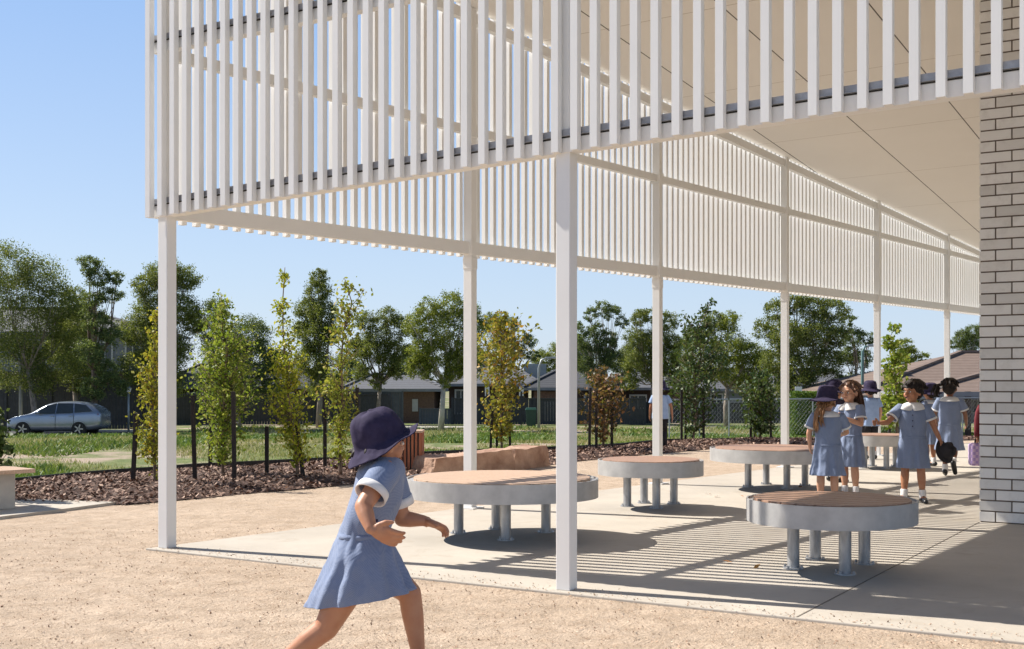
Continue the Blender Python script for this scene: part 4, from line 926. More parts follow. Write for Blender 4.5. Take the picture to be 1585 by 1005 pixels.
def hair_cap(root, c, R3, m, k=1.0, short=True, seed=1, mode='short', tail=None, under=False):
    rr = random.Random(seed); mb = MB()
    def T(x, y, z): return c+R3 @ (Vector((x, y, z))*k)
    if under: mb.ball(T(0, -.022, -.002), .077*k, .077*k, .060*k, R3, 22)
    else: mb.ball(T(0, -.020, .030), .080*k, .088*k, .088*k, R3, 22)
    mb.ball(T(0, -.045, -.005), .072*k, .060*k, .070*k, R3, 16) if not under else mb.ball(T(0, -.036, -.022), .066*k, .052*k, .055*k, R3, 16)
    for _ in range(150 if mode == 'short' else 90):     # locks lying over the skull
        a = rr.uniform(0, 2*math.pi); el = rr.uniform(.05, 1.25)
        d = Vector((math.cos(a)*math.cos(el), math.sin(a)*math.cos(el), math.sin(el)))
        if d.y > .55 and d.z < .45: continue
        if under and (el > .25 or d.y > .2): continue
        s0_ = Vector((d.x*.078, -.020+d.y*.088, .028+d.z*.086)) if not under else Vector((d.x*.068, -.022+d.y*.070, -.022-.03*rr.random())); t = Vector((d.x, d.y*.8, -.2-.9*rr.random())).normalized()
        L_ = rr.uniform(.03, .05); e = s0_+t*L_; q_ = (e-Vector((0,-.02,.03))); rad_ = .093 if mode == 'short' else .088
        if q_.length < rad_ and not under: e = Vector((0,-.02,.03))+q_.normalized()*rad_
        limb(mb, [(T(*s0_), .013*k), (T(*((s0_+e)/2*1.02)), .011*k), (T(*e), .004*k)], 6)
    if mode == 'short':
        for i in range(14):
            x = -.052+.104*i/13; s_ = Vector((x, .050, .075-abs(x)*.3)); e = Vector((x*1.12+.006, .083-abs(x)*.35, .030+rr.uniform(-.006, .012))); limb(mb, [(T(*s_), .013*k), (T(*e), .005*k)], 6)
        for s_ in (-1, 1):
            for j in range(5): limb(mb, [(T(.076*s_, -.035+.014*j, .03), .012*k), (T(.080*s_, -.035+.013*j, -.012-.006*rr.random()), .004*k)], 6)
    o = link(None, 'hair', root) if False else None
    me = remesh(mb, .0055*k, 'hair', m, 1)
    for v in me.vertices: v.co -= root.location
    o = link(me, 'hair', root)
    if tail:
        mb = MB()
        for pts, r_, n_, sp in tail:                    # bundles of strands; pts in head coordinates or world
            for j in range(n_):
                off = Vector((rr.gauss(0, sp), rr.gauss(0, sp), rr.gauss(0, sp*.5))); L_ = []
                for i, w in enumerate(pts):
                    f = i/(len(pts)-1); L_.append(Vector(w)+off*(.6+.9*f)+Vector((rr.gauss(0, .004), rr.gauss(0, .004), rr.gauss(0, .006))))
                cut = rr.uniform(.75, 1.05); L_[-1] = L_[-2].lerp(L_[-1], cut); rad_ = [r_*(1-.75*(i/(len(L_)-1))**2) for i in range(len(L_))]
                P_ = []; Q_ = []
                for i in range(len(L_)-1):
                    for t in (0, .33, .66): P_.append(L_[i].lerp(L_[i+1], t)); Q_.append(rad_[i]*(1-t)+rad_[i+1]*t)
                P_.append(L_[-1]); Q_.append(rad_[-1]*.3); mb.tube(P_, Q_, 6)
        mb.build('hair_strands', m, o, smooth=True, org=root.location)
    return o
def hat(root, c, R3, k=1.0, m=None, brim=.062, crush=0.0, name='hat', seed=2, drop=.5, label=None):
    """bucket hat around centre c: crown and sloping brim"""
    m = m or M['navy']; n = 48; rr = random.Random(seed); ph = rr.uniform(0, 6)
    prof = [(.010, .098), (.050, .094), (.076, .080), (.086, .052), (.091, .010), (.094, -.012), (.098, -.018)]
    rings = []
    for r_, z in prof:
        rings.append([c+R3 @ (Vector((math.cos(a)*r_*.95*(1+.02*math.sin(3*a+ph)), math.sin(a)*r_*1.06, z+.004*math.sin(2*a+ph)+crush*.01*math.sin(5*a)))*k) for a in [2*math.pi*i/n for i in range(n)]])
    for j in range(1, 6):
        r_ = .098+brim*j/5; z0_ = -.018-drop*brim*(j/5)
        rings.append([c+R3 @ (Vector((math.cos(a)*r_*.95, math.sin(a)*r_*1.04, z0_+.010*(j/5)*math.sin(2*a+ph)+.006*(j/5)*math.sin(3*a+1.3*ph)))*k) for a in [2*math.pi*i/n for i in range(n)]])
    mb = MB(); mb.loft(rings, True); o = mb.build(name, m, root, smooth=True, org=(root.location if root.parent is None else (0,0,0)))
    md = o.modifiers.new('cloth', 'SOLIDIFY'); md.thickness = .004*k; md.offset = -1
    mb = MB(); 
    for rr_ in (.099, .099+brim*.33, .099+brim*.66, .098+brim):
        f = (rr_-.098)/brim; mb.tube([c+R3 @ (Vector((math.cos(a)*rr_*.95, math.sin(a)*rr_*1.04, -.016-drop*brim*f+.010*f*math.sin(2*a+ph)+.006*f*math.sin(3*a+1.3*ph)))*k) for a in [2*math.pi*i/n for i in range(n+1)]], .0014*k, 5, False)
    mb.build('stitching', m, o, smooth=True, org=root.location)
    if label: o['label'] = label
    return o
TX = {}
for nm_, ns_ in (('cloth_wrinkle_large', .08), ('cloth_wrinkle_small', .028)):
    TX[nm_] = bpy.data.textures.new(nm_, 'CLOUDS'); TX[nm_].noise_scale = ns_; TX[nm_].noise_depth = 2
def cloth_loft(rings, m, name, root, fold=None, thick=.004, sub=1):
    mb = MB(); mb.loft(rings); o = mb.build(name, m, root, smooth=True)
    if name == 'dress' and sub:
        s_ = o.modifiers.new('sub', 'SUBSURF'); s_.levels = s_.render_levels = 2; sub = 0
        for nm_, st_ in (('cloth_wrinkle_large', .018), ('cloth_wrinkle_small', .005)):
            dm = o.modifiers.new('wrinkle', 'DISPLACE'); dm.texture = TX[nm_]; dm.strength = st_; dm.mid_level = .45; dm.texture_coords = 'LOCAL'
    md = o.modifiers.new('cloth', 'SOLIDIFY'); md.thickness = thick; md.offset = -1
    if sub: s_ = o.modifiers.new('sub', 'SUBSURF'); s_.levels = 1; s_.render_levels = 1
    return o
def rot_from(fwd, up=UP, tilt=0):
    f = Vector(fwd).normalized(); r_ = f.cross(up).normalized(); u = r_.cross(f); return Matrix((r_, f, u)).transposed()
def child(px, basey, deg, label, H=1.12, skin='skin', hair='hair_black', outfit='dress', J=None, head_deg=None, head_tilt=0, hatted=False, hairmode='short', tail=None, face_on=True, mouth=0, seed=1, hem=.30, hem_r=.135, hat_brim=.062, shoes=True, lean=(0,0), hat_tail=False, hands=None, sleeve=.62, group='children on the slab', base=None, sway=0):
    b = base or P(px, basey); root = empty('person', b, label=label, cat='person', group=None)
    A = R(deg); f = Vector((math.cos(A), math.sin(A), 0)); r_ = Vector((f.y, -f.x, 0)); k = H/1.12
    def W(x, y, z): return b+r_*x*k+f*y*k+UP*z*k
    lx, ly = lean
    D = dict(hipL=(-.052,0,.52), hipR=(.052,0,.52), kneeL=(-.06,.01,.29), kneeR=(.06,.01,.29), ankL=(-.065,-.005,.055), ankR=(.065,-.005,.055), toeL=(-.075,.10,.02), toeR=(.075,.10,.02),
             shL=(-.112+lx,ly,.845), shR=(.112+lx,ly,.845), elL=(-.155+lx,-.01+ly,.685), elR=(.155+lx,-.01+ly,.685), wrL=(-.165+lx,.05+ly,.545), wrR=(.165+lx,.05+ly,.545), neck=(lx*.9,ly*.9,.87), head=(lx,ly+.008,.995))
    D.update(J or {}); V = {n_: W(*v) for n_, v in D.items()}
    HA = R(head_deg if head_deg is not None else deg); hf = Vector((math.cos(HA)*math.cos(R(head_tilt)), math.sin(HA)*math.cos(R(head_tilt)), math.sin(R(head_tilt)))); R3 = rot_from(hf)
    mb = MB()
    for s_ in 'LR':
        limb(mb, [(V['hip'+s_], .062*k), (V['hip'+s_].lerp(V['knee'+s_], .55), .050*k), (V['knee'+s_], .037*k), (V['knee'+s_].lerp(V['ank'+s_], .33), .038*k), (V['knee'+s_].lerp(V['ank'+s_], .8), .024*k), (V['ank'+s_], .024*k)])
        limb(mb, [(V['ank'+s_]-UP*.012*k, .026*k), (V['ank'+s_].lerp(V['toe'+s_], .55)-UP*.004*k, .024*k), (V['toe'+s_], .017*k)])
        limb(mb, [(V['sh'+s_], .036*k), (V['sh'+s_].lerp(V['el'+s_], .5), .030*k), (V['el'+s_], .024*k), (V['el'+s_].lerp(V['wr'+s_], .4), .024*k), (V['wr'+s_], .016*k)])
        h_ = (hands or {}).get(s_, {}); dd = (V['wr'+s_]-V['el'+s_]).normalized(); dd = (dd+Vector(h_.get('d', (0,0,0)))).normalized()
        hand(mb, V['wr'+s_], dd, h_.get('side', f*.9+dd*.1), h_.get('curl', r_*(1 if s_ == 'L' else -1)), k*.95, h_.get('bend', .5), 1.0)
    pel = (V['hipL']+V['hipR'])/2; ch_ = (V['shL']+V['shR'])/2-UP*.06*k
    Rb = Matrix((r_, f, UP)).transposed()
    mb.ball(pel+UP*.02*k, .105*k, .078*k, .085*k, Rb, 16); mb.ball(pel.lerp(ch_, .5), .088*k, .070*k, .12*k, Rb, 16); mb.ball(ch_, .108*k, .075*k, .11*k, Rb, 16)
    for s_ in 'LR': limb(mb, [(ch_+UP*.03*k, .05*k), (V['sh'+s_], .036*k)])
    limb(mb, [(V['neck']-UP*.03*k, .040*k), (V['head']-UP*.055*k, .032*k)]); head_mesh(mb, V['head'], R3, k)
    me = remesh(mb, .0058*k, 'body', M[skin], 2)
    for v in me.vertices: v.co -= b
    link(me, 'body', root)
    if face_on: face(root, V['head'], R3, k, hair, mouth)
    if hair: hair_cap(root, V['head'], R3, M[hair], k, seed=seed, mode='long' if hatted else hairmode, under=hatted, tail=[([V['head']+R3 @ (Vector(w)*k) for w in pts], r0*k, n_, sp*k) for pts, r0, n_, sp in tail] if tail else None)
    if hatted: hat(root, V['head']+R3 @ Vector((0,-.006,.030*k)), R3, k*1.02, brim=hat_brim, seed=seed)
    # clothes
    n = 64; rr = random.Random(seed*5); ph = [rr.uniform(0, 6) for _ in range(4)]
    def ring(c, rx, ry, z, fold=0.0, kf=9):
        out = []
        for i in range(n):
            a = 2*math.pi*i/n; m_ = 1+fold*(.6*math.sin(kf*a+ph[0]+.4*math.sin(2*a))+.4*math.sin((kf+5)*a+ph[1]))
            out.append(Vector((c.x, c.y, 0))+r_*(math.cos(a)*rx*m_*k)+f*(math.sin(a)*ry*m_*k)+UP*(b.z+z*k))
        return out
    cn, cc, cp = V['neck'], ch_, pel
    if outfit == 'dress':
        zs = V['shL'].z/2+V['shR'].z/2; zs = (zs-b.z)/k
        R_ = [ring(cn, .048, .046, zs+.038), ring(cn, .072, .056, zs+.034), ring(ch_, .112, .070, zs+.016), ring(ch_, .128, .082, zs-.03, .006), ring(ch_, .122, .087, zs-.09, .012), ring(ch_.lerp(pel, .45), .112, .086, zs-.17, .018), ring(ch_.lerp(pel, .75), .110, .088, zs-.235, .02),
              ring(pel, .116, .092, zs-.265, .035), ring(pel, .124, .100, zs-.33, .06), ring(pel+r_*sway*.4, .132, .110, zs-.42, .085), ring(pel+r_*sway, hem_r, hem_r*.86, hem+.02, .11), ring(pel+r_*sway, hem_r+.004, hem_r*.88, hem, .115)]
        cloth_loft(R_, M['dress'], 'dress', root)
        mb = MB()
        wb_ = [ring(ch_.lerp(pel, .85), .1135, .0915, zs-.25, .02), ring(ch_.lerp(pel, .9), .1145, .0925, zs-.268, .02)]; cloth_loft(wb_, M['dress'], 'waistband', root, sub=0)
        cm = M['white']
        R_ = []
        for j, (rx, ry, dz) in enumerate(((.046, .045, .052), (.062, .058, .047), (.088, .076, .037), (.112, .098, .016), (.116, .102, .008))):
            rg = ring(cn, rx, ry, zs+dz)
            if j >= 2:
                rg2 = []
                for i, v in enumerate(rg):
                    a = 2*math.pi*i/n; fr = max(0, math.cos(a-math.pi/2)); notch = math.exp(-((a-math.pi/2)/.16)**2)
                    v = v-UP*(.030*fr*(j-1)/3*k)-UP*(.010*max(0, -math.sin(a))*(j-1)/3*k); v = v+(Vector((cn.x, cn.y, v.z))-v)*(.42*notch*(j-1)/3)
                    rg2.append(v)
                rg = rg2
            R_.append(rg)
        cloth_loft(R_, cm, 'collar', root, thick=.003)
        mb = MB(); 
        for j in range(3): mb.ball(W(0+lx*.5, .093-.0*j+ly*.6, zs-.06-.05*j), .006*k, .003*k, .006*k, Rb, 8)
        mb.build('button', M['navy'], root)
    elif outfit == 'polo':
        zs = .845
        R_ = [ring(cn, .048, .046, zs+.036), ring(cn, .072, .056, zs+.032), ring(ch_, .112, .070, zs+.016), ring(ch_, .128, .084, zs-.03, .006), ring(ch_, .124, .090, zs-.12, .012), ring(pel, .124, .094, .60, .03), ring(pel, .130, .100, .47, .04)]
        cloth_loft(R_, M['shirt'], 'shirt', root)
        mb = MB()
        for s_ in 'LR': limb(mb, [(V['hip'+s_]+UP*.02, .070*k), (V['hip'+s_].lerp(V['knee'+s_], .9), .058*k)])
        mb.build('shorts', M['blacktex'], root, smooth=True)
    elif outfit in ('trousers', 'maroon'):
        zs = .845; tm = M['shirt'] if outfit == 'trousers' else M['maroon']
        R_ = [ring(cn, .048, .046, zs+.036), ring(cn, .072, .056, zs+.032), ring(ch_, .112, .070, zs+.016), ring(ch_, .130, .086, zs-.03, .006), ring(ch_, .126, .092, zs-.12, .012), ring(pel, .126, .096, .60, .03), ring(pel, .132, .102, .49 if outfit == 'trousers' else .44, .04)]
        cloth_loft(R_, tm, 'shirt' if outfit == 'trousers' else 'jumper', root)
        mb = MB()
        if outfit == 'trousers':
            for s_ in 'LR': limb(mb, [(V['hip'+s_]+UP*.02, .070*k), (V['knee'+s_], .054*k), (V['ank'+s_], .045*k)])
            mb.build('trousers', M['blacktex'], root, smooth=True)
        else:
            cloth_loft([ring(pel, .12, .094, .56, .02), ring(pel, .126, .10, .46, .04), ring(pel, .14, .12, .32, .07)], M['dress'], 'dress', root)
    smat = M['dress'] if outfit == 'dress' else (M['maroon'] if outfit == 'maroon' else M['shirt'])
    fr = 1.0 if outfit == 'maroon' else sleeve
    for s_ in 'LR':
        a, e = V['sh'+s_], V['el'+s_]; 
        pts = [a+(a-e).normalized()*.004*k+(ch_-a)*.28, a+(ch_-a)*.03, a.lerp(e, .3), a.lerp(e, fr*.8), a.lerp(e, fr)]; rs = [.050, .049, .050, .052, .056]
        if outfit == 'maroon': pts += [a.lerp(e, 1.0)+(V['wr'+s_]-e)*.01, e.lerp(V['wr'+s_], .5), e.lerp(V['wr'+s_], .95)]; pts.pop(4); rs = [.050,.049,.048,.044,.040,.036,.030]
        mb = MB(); mb.tube(pts, [x*k for x in rs], 20, False); o = mb.build('sleeve', smat, root, smooth=True); md = o.modifiers.new('cloth', 'SOLIDIFY'); md.thickness = .003; md.offset = -1
        if outfit == 'dress':
            t0, t1 = a.lerp(e, fr*.93), a.lerp(e, fr*1.10); mb = MB(); mb.tube([t0, t1], [.0565*k, .0585*k], 20, False); o = mb.build('cuff', M['white'], root, smooth=True); md = o.modifiers.new('cloth', 'SOLIDIFY'); md.thickness = .004; md.offset = -.5
    if shoes:
        for s_ in 'LR':
            an, to, kn = V['ank'+s_], V['toe'+s_], V['knee'+s_]; d = (an-kn).normalized(); mb = MB()
            mb.tube([an-d*.062*k, an-d*.058*k, an, an+d*.02*k], [.030*k, .032*k, .031*k, .030*k], 16, False); o = mb.build('sock', M['sock'], root, smooth=True); md = o.modifiers.new('s', 'SOLIDIFY'); md.thickness = .004
            fd = (to-an); fd = fd.normalized(); heel = an+d*.028*k-fd*.022*k; mb = MB()
            limb(mb, [(heel, .030*k), (an.lerp(to, .5)+d*.012*k, .029*k), (to+fd*.012*k, .024*k)], 16)
            me = remesh(mb, .006, 'shoe', M['black'], 1)
            for v in me.vertices:
                if v.co.z < b.z+.002: v.co.z = b.z+.002
                v.co -= b
            so_ = link(me, 'shoe', root)
            mb = MB(); mid = an.lerp(to, .42); sd = fd.cross(d).normalized(); mb.tube([mid+sd*.03*k+d*.005, mid-d*.018*k, mid-sd*.03*k+d*.005], .005*k, 6); mb.build('strap', M['black'], so_, org=b)
    return root, V, R3, k, W
HB = 'hair_brown'; HF = 'hair_fair'; HK = 'hair_black'
# girl in hat, back turned, leaning towards her friend
g1 = child(1281, 786, 80, 'girl in blue dress and navy bucket hat seen from behind, long fair hair', H=1.08, hair=HF, hairmode='long', hatted=True, face_on=False, seed=3, head_deg=50, head_tilt=-6, skin='skin',
  J=dict(shL=(-.118,.0,.835), shR=(.125,0,.83), elL=(-.165,.03,.68), elR=(.175,.06,.69), wrL=(-.15,.11,.56), wrR=(.13,.17,.66), head=(.0,.02,.99)), hem=.30, hem_r=.158,
  tail=[([(-.02,-.075,-.03), (-.045,-.105,-.12), (-.055,-.10,-.22), (-.05,-.085,-.31)], .006, 34, .011), ([(.02,-.075,-.03), (.0,-.105,-.12), (-.01,-.10,-.20), (.0,-.085,-.26)], .005, 20, .010)])
# girl facing left with long brown hair
g2 = child(1316, 771, 215, 'girl in blue dress with long loose brown hair facing the girl in the hat', H=1.14, hair=HB, hairmode='long', seed=4, head_deg=222, head_tilt=-3,
  J=dict(elL=(-.15,.03,.70), wrL=(-.09,.20,.76), elR=(.16,.04,.69), wrR=(.12,.15,.62)), hands=dict(L=dict(bend=.9, curl=(0,0,-1), side=(0,.5,1)), R=dict(bend=.8)), hem_r=.14,
  tail=[([(.03,-.06,.05), (.075,-.085,-.06), (.10,-.10,-.17), (.10,-.09,-.27)], .0065, 44, .017), ([(-.04,-.06,.05), (-.07,-.08,-.06), (-.07,-.09,-.17), (-.06,-.085,-.24)], .006, 26, .013), ([(0,-.09,.04), (0,-.115,-.08), (.02,-.115,-.2), (.03,-.11,-.27)], .006, 26, .016)])
# child with hat in hand
g3 = child(1413, 777, 250, 'dark haired child in blue dress facing us, one arm out, holding a black hat', H=1.15, skin='skin_tan', hair=HK, seed=5, head_deg=212, mouth=1,
  J=dict(ankR=(-.0+.075,.03,.055), toeR=(.135,.10,.02), kneeR=(.066,.02,.29), ankL=(-.085,.05,.055), toeL=(-.11,.15,.02), kneeL=(-.07,.045,.29), elR=(.215,.075,.715), wrR=(.285,.175,.715), elL=(-.175,-.01,.69), wrL=(-.235,.045,.555)),
  hands=dict(R=dict(bend=.7, curl=(0,0,1), side=(0,0,1)), L=dict(bend=1.0)), hem_r=.142, hem=.31)
# walking girl with ponytail, back turned
g4 = child(1470, 738, 68, 'girl with black ponytail and blue dress walking away near the brick wall', H=1.17, skin='skin_dark', hair=HK, hairmode='long', face_on=False, seed=6, head_deg=60,
  J=dict(kneeL=(-.05,.06,.30), ankL=(-.05,.02,.075), toeL=(-.05,.12,.03), kneeR=(.05,.01,.31), ankR=(.045,-.17,.165), toeR=(.06,-.13,.065), elR=(.165,.02,.69), wrR=(.17,.13,.60), elL=(-.16,.05,.70), wrL=(-.15,.15,.62)), hem_r=.152, hem=.30,
  tail=[([(-.05,-.06,.04), (-.115,-.08,.03), (-.135,-.085,-.04), (-.13,-.08,-.10)], .010, 26, .014)])
mb = MB(); c_ = g4[1]['head']+g4[2] @ Vector((-.085,-.072,.03)); mb.ball(c_, .022, .022, .03, seg=10); mb.build('hair_ribbon', M['white'], g4[0], smooth=True)
# others behind
child(1340, 711, 100, 'child in navy hat and pale polo shirt partly hidden by the post', H=1.12, outfit='polo', hair=HK, hatted=True, face_on=False, seed=7, J=dict(elL=(-.16,.0,.69), wrL=(-.18,.03,.55)), shoes=True, base=P(1347, 711))
child(1022, 696, 85, 'child in pale blue shirt and dark trousers behind the second rear post', H=1.13, outfit='trousers', hair=HK, hatted=True, face_on=False, skin='skin_tan', seed=8, J=dict(elR=(.175,.0,.69), wrR=(.19,-.01,.545)))
child(1290, 742, 15, 'child in navy hat mostly hidden behind the girl in the hat', H=1.13, hair=HB, hatted=True, face_on=True, skin='skin', seed=9, base=P(1291, 746))
child(1440, 722, 120, 'child in navy hat glimpsed between the dark haired child and the ponytail girl', H=1.09, hair=HK, hatted=True, face_on=False, seed=10, skin='skin_tan')
g9 = child(1537, 762, 255, 'child in maroon jumper half hidden by the brick wall', H=1.12, hair=HK, outfit='maroon', skin='skin_tan', seed=11, J=dict(elR=(.14,0,.69), wrR=(.15,.02,.55)))
# hat held by the dark haired child
Vh = g3[1]['wrL']; hl = empty('bucket_hat', Vh+Vector((.05,0,-.08)), label='black bucket hat hanging crumpled from the hand of the dark haired child', cat='hat')
Rh = rot_from(Vector((.35,-.2,-.9)).normalized(), Vector((.55,-.8,.1)).normalized())
hat(hl, Vh+Vector((.045,-.03,-.085)), Rh, .74, M['blacktex'], brim=.05, name='brim_and_crown', crush=1, seed=5)
# hat held between the two girls
Vh2 = g1[1]['wrR']; hl2 = empty('folded_hat', g2[1]['wrR'], label='black hat held between the girl in the hat and the brown haired girl', cat='hat')
hat(hl2, P(1311, 765)+UP*.56, rot_from((.3,-.5,-.8), (-.9,-.3,.1)), .72, M['blacktex'], brim=.05, name='brim_and_crown', crush=1, seed=8)
# schoolbag held by the child by the wall
bb_ = g9[1]['wrR']+Vector((.02,0,-.17)); bg = empty('school_bag', Vector((bb_.x, bb_.y, bb_.z-.12)), label='purple and pink chequered bag carried beside the brick wall', cat='bag')
m_, nt_, bs_, L__ = nmat('purple_pink_check'); tc_ = nt_.nodes.new('ShaderNodeTexCoord'); ck_ = nt_.nodes.new('ShaderNodeTexChecker'); ck_.inputs[3].default_value = 34; ck_.inputs[1].default_value = (.40,.28,.58,1); ck_.inputs[2].default_value = (.62,.46,.66,1); L__(tc_.outputs['Object'], ck_.inputs[0]); L__(ck_.outputs[0], bs_.inputs[0]); bs_.inputs['Roughness'].default_value = .8
mb = MB(); mb.box(bb_, .10, .055, .115); o = mb.build('bag_body', m_, bg); bv = o.modifiers.new('b', 'BEVEL'); bv.width = .03; bv.segments = 4
mb = MB(); mb.box(bb_+Vector((.08,-.045,-.02)), .055, .02, .075); mb.build('front_pocket', mat('pink_nylon', (.62,.16,.26), None, 6, .6), bg, bevel=.012)
mb = MB(); mb.tube([bb_+Vector((-.045,0,.10)), bb_+Vector((-.04,0,.155)), bb_+Vector((0,0,.175)), bb_+Vector((.04,0,.155)), bb_+Vector((.045,0,.10))], .009, 8); mb.build('handle', M['blacktex'], bg, smooth=True)

# ------------------------------------------------------------------ running child, built limb by limb at its own distance
YR = 4.4
def A_(px, py, dy=0.0): return at(px, py, YR+dy)
KR = YR/F
base_r = Vector(((575-CX)*KR, YR, 0)); rn = empty('person', base_r, label='running child in pale blue dress and navy bucket hat in the foreground', cat='person')
mb = MB()
hd = A_(590, 684, 0); hf = Vector((.80, .58, -.05)).normalized(); hR = rot_from(hf, (Vector((.12,0,1))).normalized()); KH = 1.0
head_mesh(mb, hd, hR, KH)
nk = A_(586, 722, .0); limb(mb, [(nk, .036), (hd-UP*.03+Vector((-.012,0,0)), .034)])
shN, shF = A_(598, 728, -.085), A_(604, 732, .095)
elN, wrN = A_(562, 784, -.19), A_(574, 818, -.245)
elF, wrF = A_(622, 803, .13), A_(655, 806, .115)
chst, pelv = A_(588, 765, 0), A_(562, 862, 0)
for s_, e_, w_ in ((shN, elN, wrN), (shF, elF, wrF)):
    limb(mb, [(chst.lerp(s_, .4)+UP*.02, .045), (s_, .040), (s_.lerp(e_, .5), .036), (e_, .031), (e_.lerp(w_, .4), .030), (w_, .0215)])
hand(mb, wrN, Vector((.93,-.1,-.42)), Vector((.25,-.3,.7)), Vector((.1,.6,-.5)), 1.15, .42, 1.1)
hand(mb, wrF, Vector((.90,.0,-.30)), Vector((.25,-.8,.25)), Vector((-.2,-.1,-1)), 1.1, .6, 1.25)
mb.ball(chst, .075, .098, .105, seg=18); mb.ball(chst.lerp(pelv, .5), .070, .085, .12, seg=18); mb.ball(pelv, .085, .10, .09, seg=18)
# front leg (far) and rear leg (near)
hpF, knF, anF = A_(572, 868, .055), A_(634, 918, .035), A_(650, 1030, .05)
hpN, knN, anN = A_(552, 880, -.06), A_(505, 972, -.05), A_(428, 1030, -.03)
limb(mb, [(hpF, .068), (hpF.lerp(knF, .5), .060), (knF, .043), (knF.lerp(anF, .3), .041), (knF.lerp(anF, .8), .027), (anF, .026)], 20)
limb(mb, [(hpN, .070), (hpN.lerp(knN, .5), .061), (knN, .045), (knN.lerp(anN, .35), .042), (knN.lerp(anN, .8), .027), (anN, .026)], 20)
limb(mb, [(anF, .027), (A_(668, 1048, .04), .024), (A_(694, 1052, .03), .018)]); limb(mb, [(anN, .027), (A_(432, 1046, -.02), .022), (A_(452, 1052, -.02), .018)])
me = remesh(mb, .0042, 'body', M['skin_run'], 3)
for v in me.vertices: v.co -= base_r
link(me, 'body', rn)
face(rn, hd, hR, KH, HB)
mbh = hair_cap(rn, hd, hR, M[HK], KH*.9, seed=12, mode='long', under=True)
for an_, to_ in ((anF, A_(690, 1050, .03)), (anN, A_(448, 1050, -.02))):
    mb = MB(); limb(mb, [(an_+Vector((-.02,0,-.012)), .032), (an_.lerp(to_, .6)-UP*.006, .030), (to_, .024)]); me = remesh(mb, .006, 'shoe', M['black'], 1)
    for v in me.vertices: v.co.z = max(v.co.z, -.005); v.co -= base_r
    link(me, 'shoe', rn)
# hat: big, tipped back
hc = A_(588, 676, 0); hR2 = rot_from(Vector((.90, .22, .36)).normalized(), UP)
def runhat():
    n = 72; prof = [(.006, .108), (.040, .106), (.066, .096), (.083, .074), (.092, .040), (.097, .005), (.101, -.018)]
    def pt(a, r_, z): 
        wob = 1+.012*math.sin(5*a+1)+.01*math.sin(9*a)
        return hc+hR2 @ (Vector((math.cos(a)*r_*.97*wob, math.sin(a)*r_*1.05*wob-.004, z+.0035*math.sin(4*a+2)))*.94)
    rings = [[pt(2*math.pi*i/n, r_, z) for i in range(n)] for r_, z in prof]
    for j in range(1, 8):
        t = j/7; ring = []
        for i in range(n):
            a = 2*math.pi*i/n; fr = math.sin(a)                     # front +1
            lift = .018 if fr > 0 else 0
            r_ = .101+.046*t*(1+.12*max(0, fr)); z = -.018-(.044-.050*max(0, fr))*t+.008*t*math.sin(2*a+1.2)+.006*t*math.sin(5*a)
            ring.append(pt(a, r_, z))
        rings.append(ring)
    mb = MB(); mb.loft(rings, True); o = mb.build('hat', M['navy'], rn, smooth=True)
    s_ = o.modifiers.new('sub', 'SUBSURF'); s_.levels = s_.render_levels = 2
    for nm_, st_ in (('cloth_wrinkle_large', .014), ('cloth_wrinkle_small', .0025)):
        dm = o.modifiers.new('wrinkle', 'DISPLACE'); dm.texture = TX[nm_]; dm.strength = st_
    md = o.modifiers.new('cloth', 'SOLIDIFY'); md.thickness = .004; md.offset = -1
runhat()
# dress
def sect(lx, ly, rx, ry, dep, fold=0, kf=8, ph=0, sag=0, n=96):
    a, b_ = A_(lx, ly), A_(rx, ry); c = (a+b_)/2; u = (b_-a)/2; out = []
    for i in range(n):
        t = 2*math.pi*i/n; m_ = 1+fold*(.6*math.sin(kf*t+ph+.5*math.sin(2*t))+.4*math.sin((kf+4)*t+ph*2)); 
        v = c+u*(math.cos(t)*m_)+Vector((0, math.sin(t)*dep*m_, 0)); v.z += sag*math.sin(t); out.append(v)
    return out
S_ = [sect(578,708,606,706,.042), sect(567,714,617,710,.075), sect(557,727,626,722,.105), sect(549,750,626,752,.112,.01), sect(543,775,621,775,.108,.018,7,.4), sect(534,800,611,800,.100,.02,7,.8),
      sect(527,822,603,822,.096,.015,8,1), sect(523,832,603,831,.098,.035,17,1.3), sect(517,848,609,846,.128,.055,13,1.4), sect(508,870,617,866,.146,.065,11,1.5), sect(495,895,627,886,.156,.075,11,1.6), sect(484,917,632,901,.160,.075,11,1.7), sect(476,934,638,909,.152,.08,11,1.8), sect(475,938,639,912,.152,.08,11,1.8)]
o = cloth_loft(S_, M['dress'], 'dress', rn, thick=.003, sub=0); o.modifiers.clear()
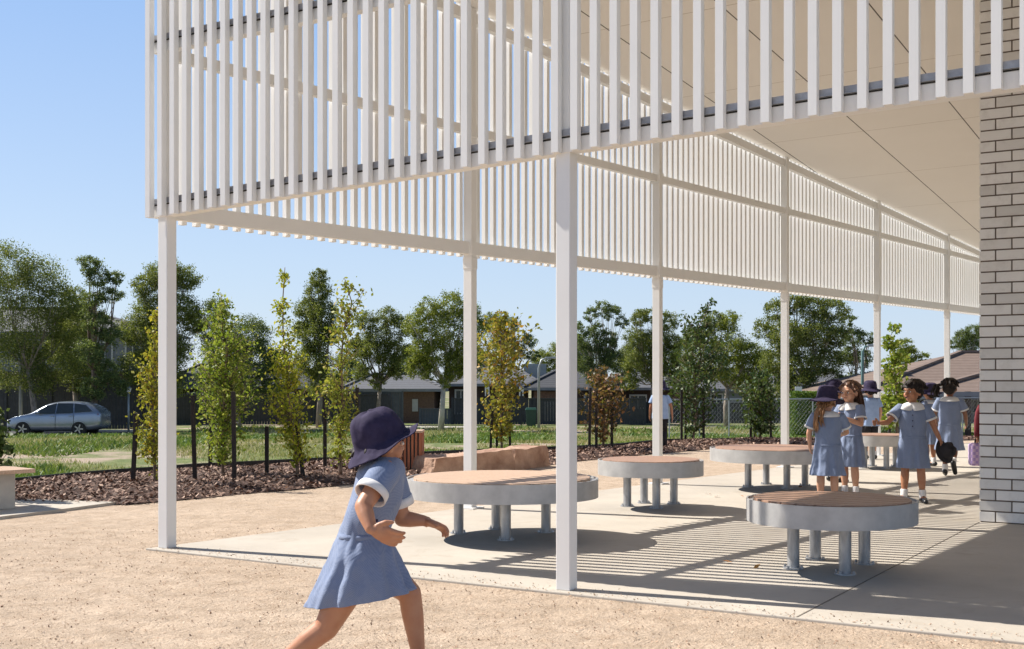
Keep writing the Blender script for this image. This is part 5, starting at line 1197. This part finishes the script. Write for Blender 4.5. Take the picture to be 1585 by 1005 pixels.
sb_ = o.modifiers.new('sub', 'SUBSURF'); sb_.levels = sb_.render_levels = 2
for nm_, ns_, st_ in (('cloth_wrinkle_l', .10, .020), ('cloth_wrinkle_s', .035, .004)):
    tx = bpy.data.textures.new(nm_, 'CLOUDS'); tx.noise_scale = ns_; tx.noise_depth = 2
    dm = o.modifiers.new('wrinkle', 'DISPLACE'); dm.texture = tx; dm.strength = st_; dm.mid_level = .5
md = o.modifiers.new('cloth', 'SOLIDIFY'); md.thickness = .003; md.offset = -1
cloth_loft([sect(526,824,602,824,.099,.015,8,1), sect(523,832,601,832,.1005,.02,8,1)], M['dress'], 'waistband', rn, sub=0)
# collar
def colring(r_, dz, dep): 
    c = A_(588, 719); return [c+Vector((math.cos(t)*r_*1.05+.004, math.sin(t)*dep, -dz-.02*(1+math.cos(t))*dz*10)) for t in [2*math.pi*i/48 for i in range(48)]]
cloth_loft([colring(.036, -.012, .040), colring(.046, -.008, .050), colring(.056, .002, .066), colring(.062, .008, .075)], M['white'], 'collar', rn, thick=.003)
for s_, e_ , dd in ((shN, elN, -1), (shF, elF, 1)):
    mb = MB(); ax_ = (e_-s_); L_ = ax_.length; n_ = 28; P_ = [s_+(chst-s_)*.35+UP*.012, s_+(chst-s_)*.04, s_.lerp(e_, .22), s_.lerp(e_, .42), s_.lerp(e_, .60)]
    mb.tube(P_, [.056,.058,.057,.056,.058], n_, False); o = mb.build('sleeve', M['dress'], rn, smooth=True); md = o.modifiers.new('c', 'SOLIDIFY'); md.thickness = .003; md.offset = -1; q_ = o.modifiers.new('s', 'SUBSURF'); q_.levels = q_.render_levels = 1
    mb = MB(); mb.tube([s_.lerp(e_, .53), s_.lerp(e_, .60), s_.lerp(e_, .71)], [.0585,.0600,.0605], n_, False); o = mb.build('cuff', M['white'], rn, smooth=True); md = o.modifiers.new('c', 'SOLIDIFY'); md.thickness = .005; md.offset = -.5
mb = MB(); mb.ball(A_(583, 806, -.100), .006, .003, .006, seg=10); mb.build('button', M['navy'], rn, smooth=True)
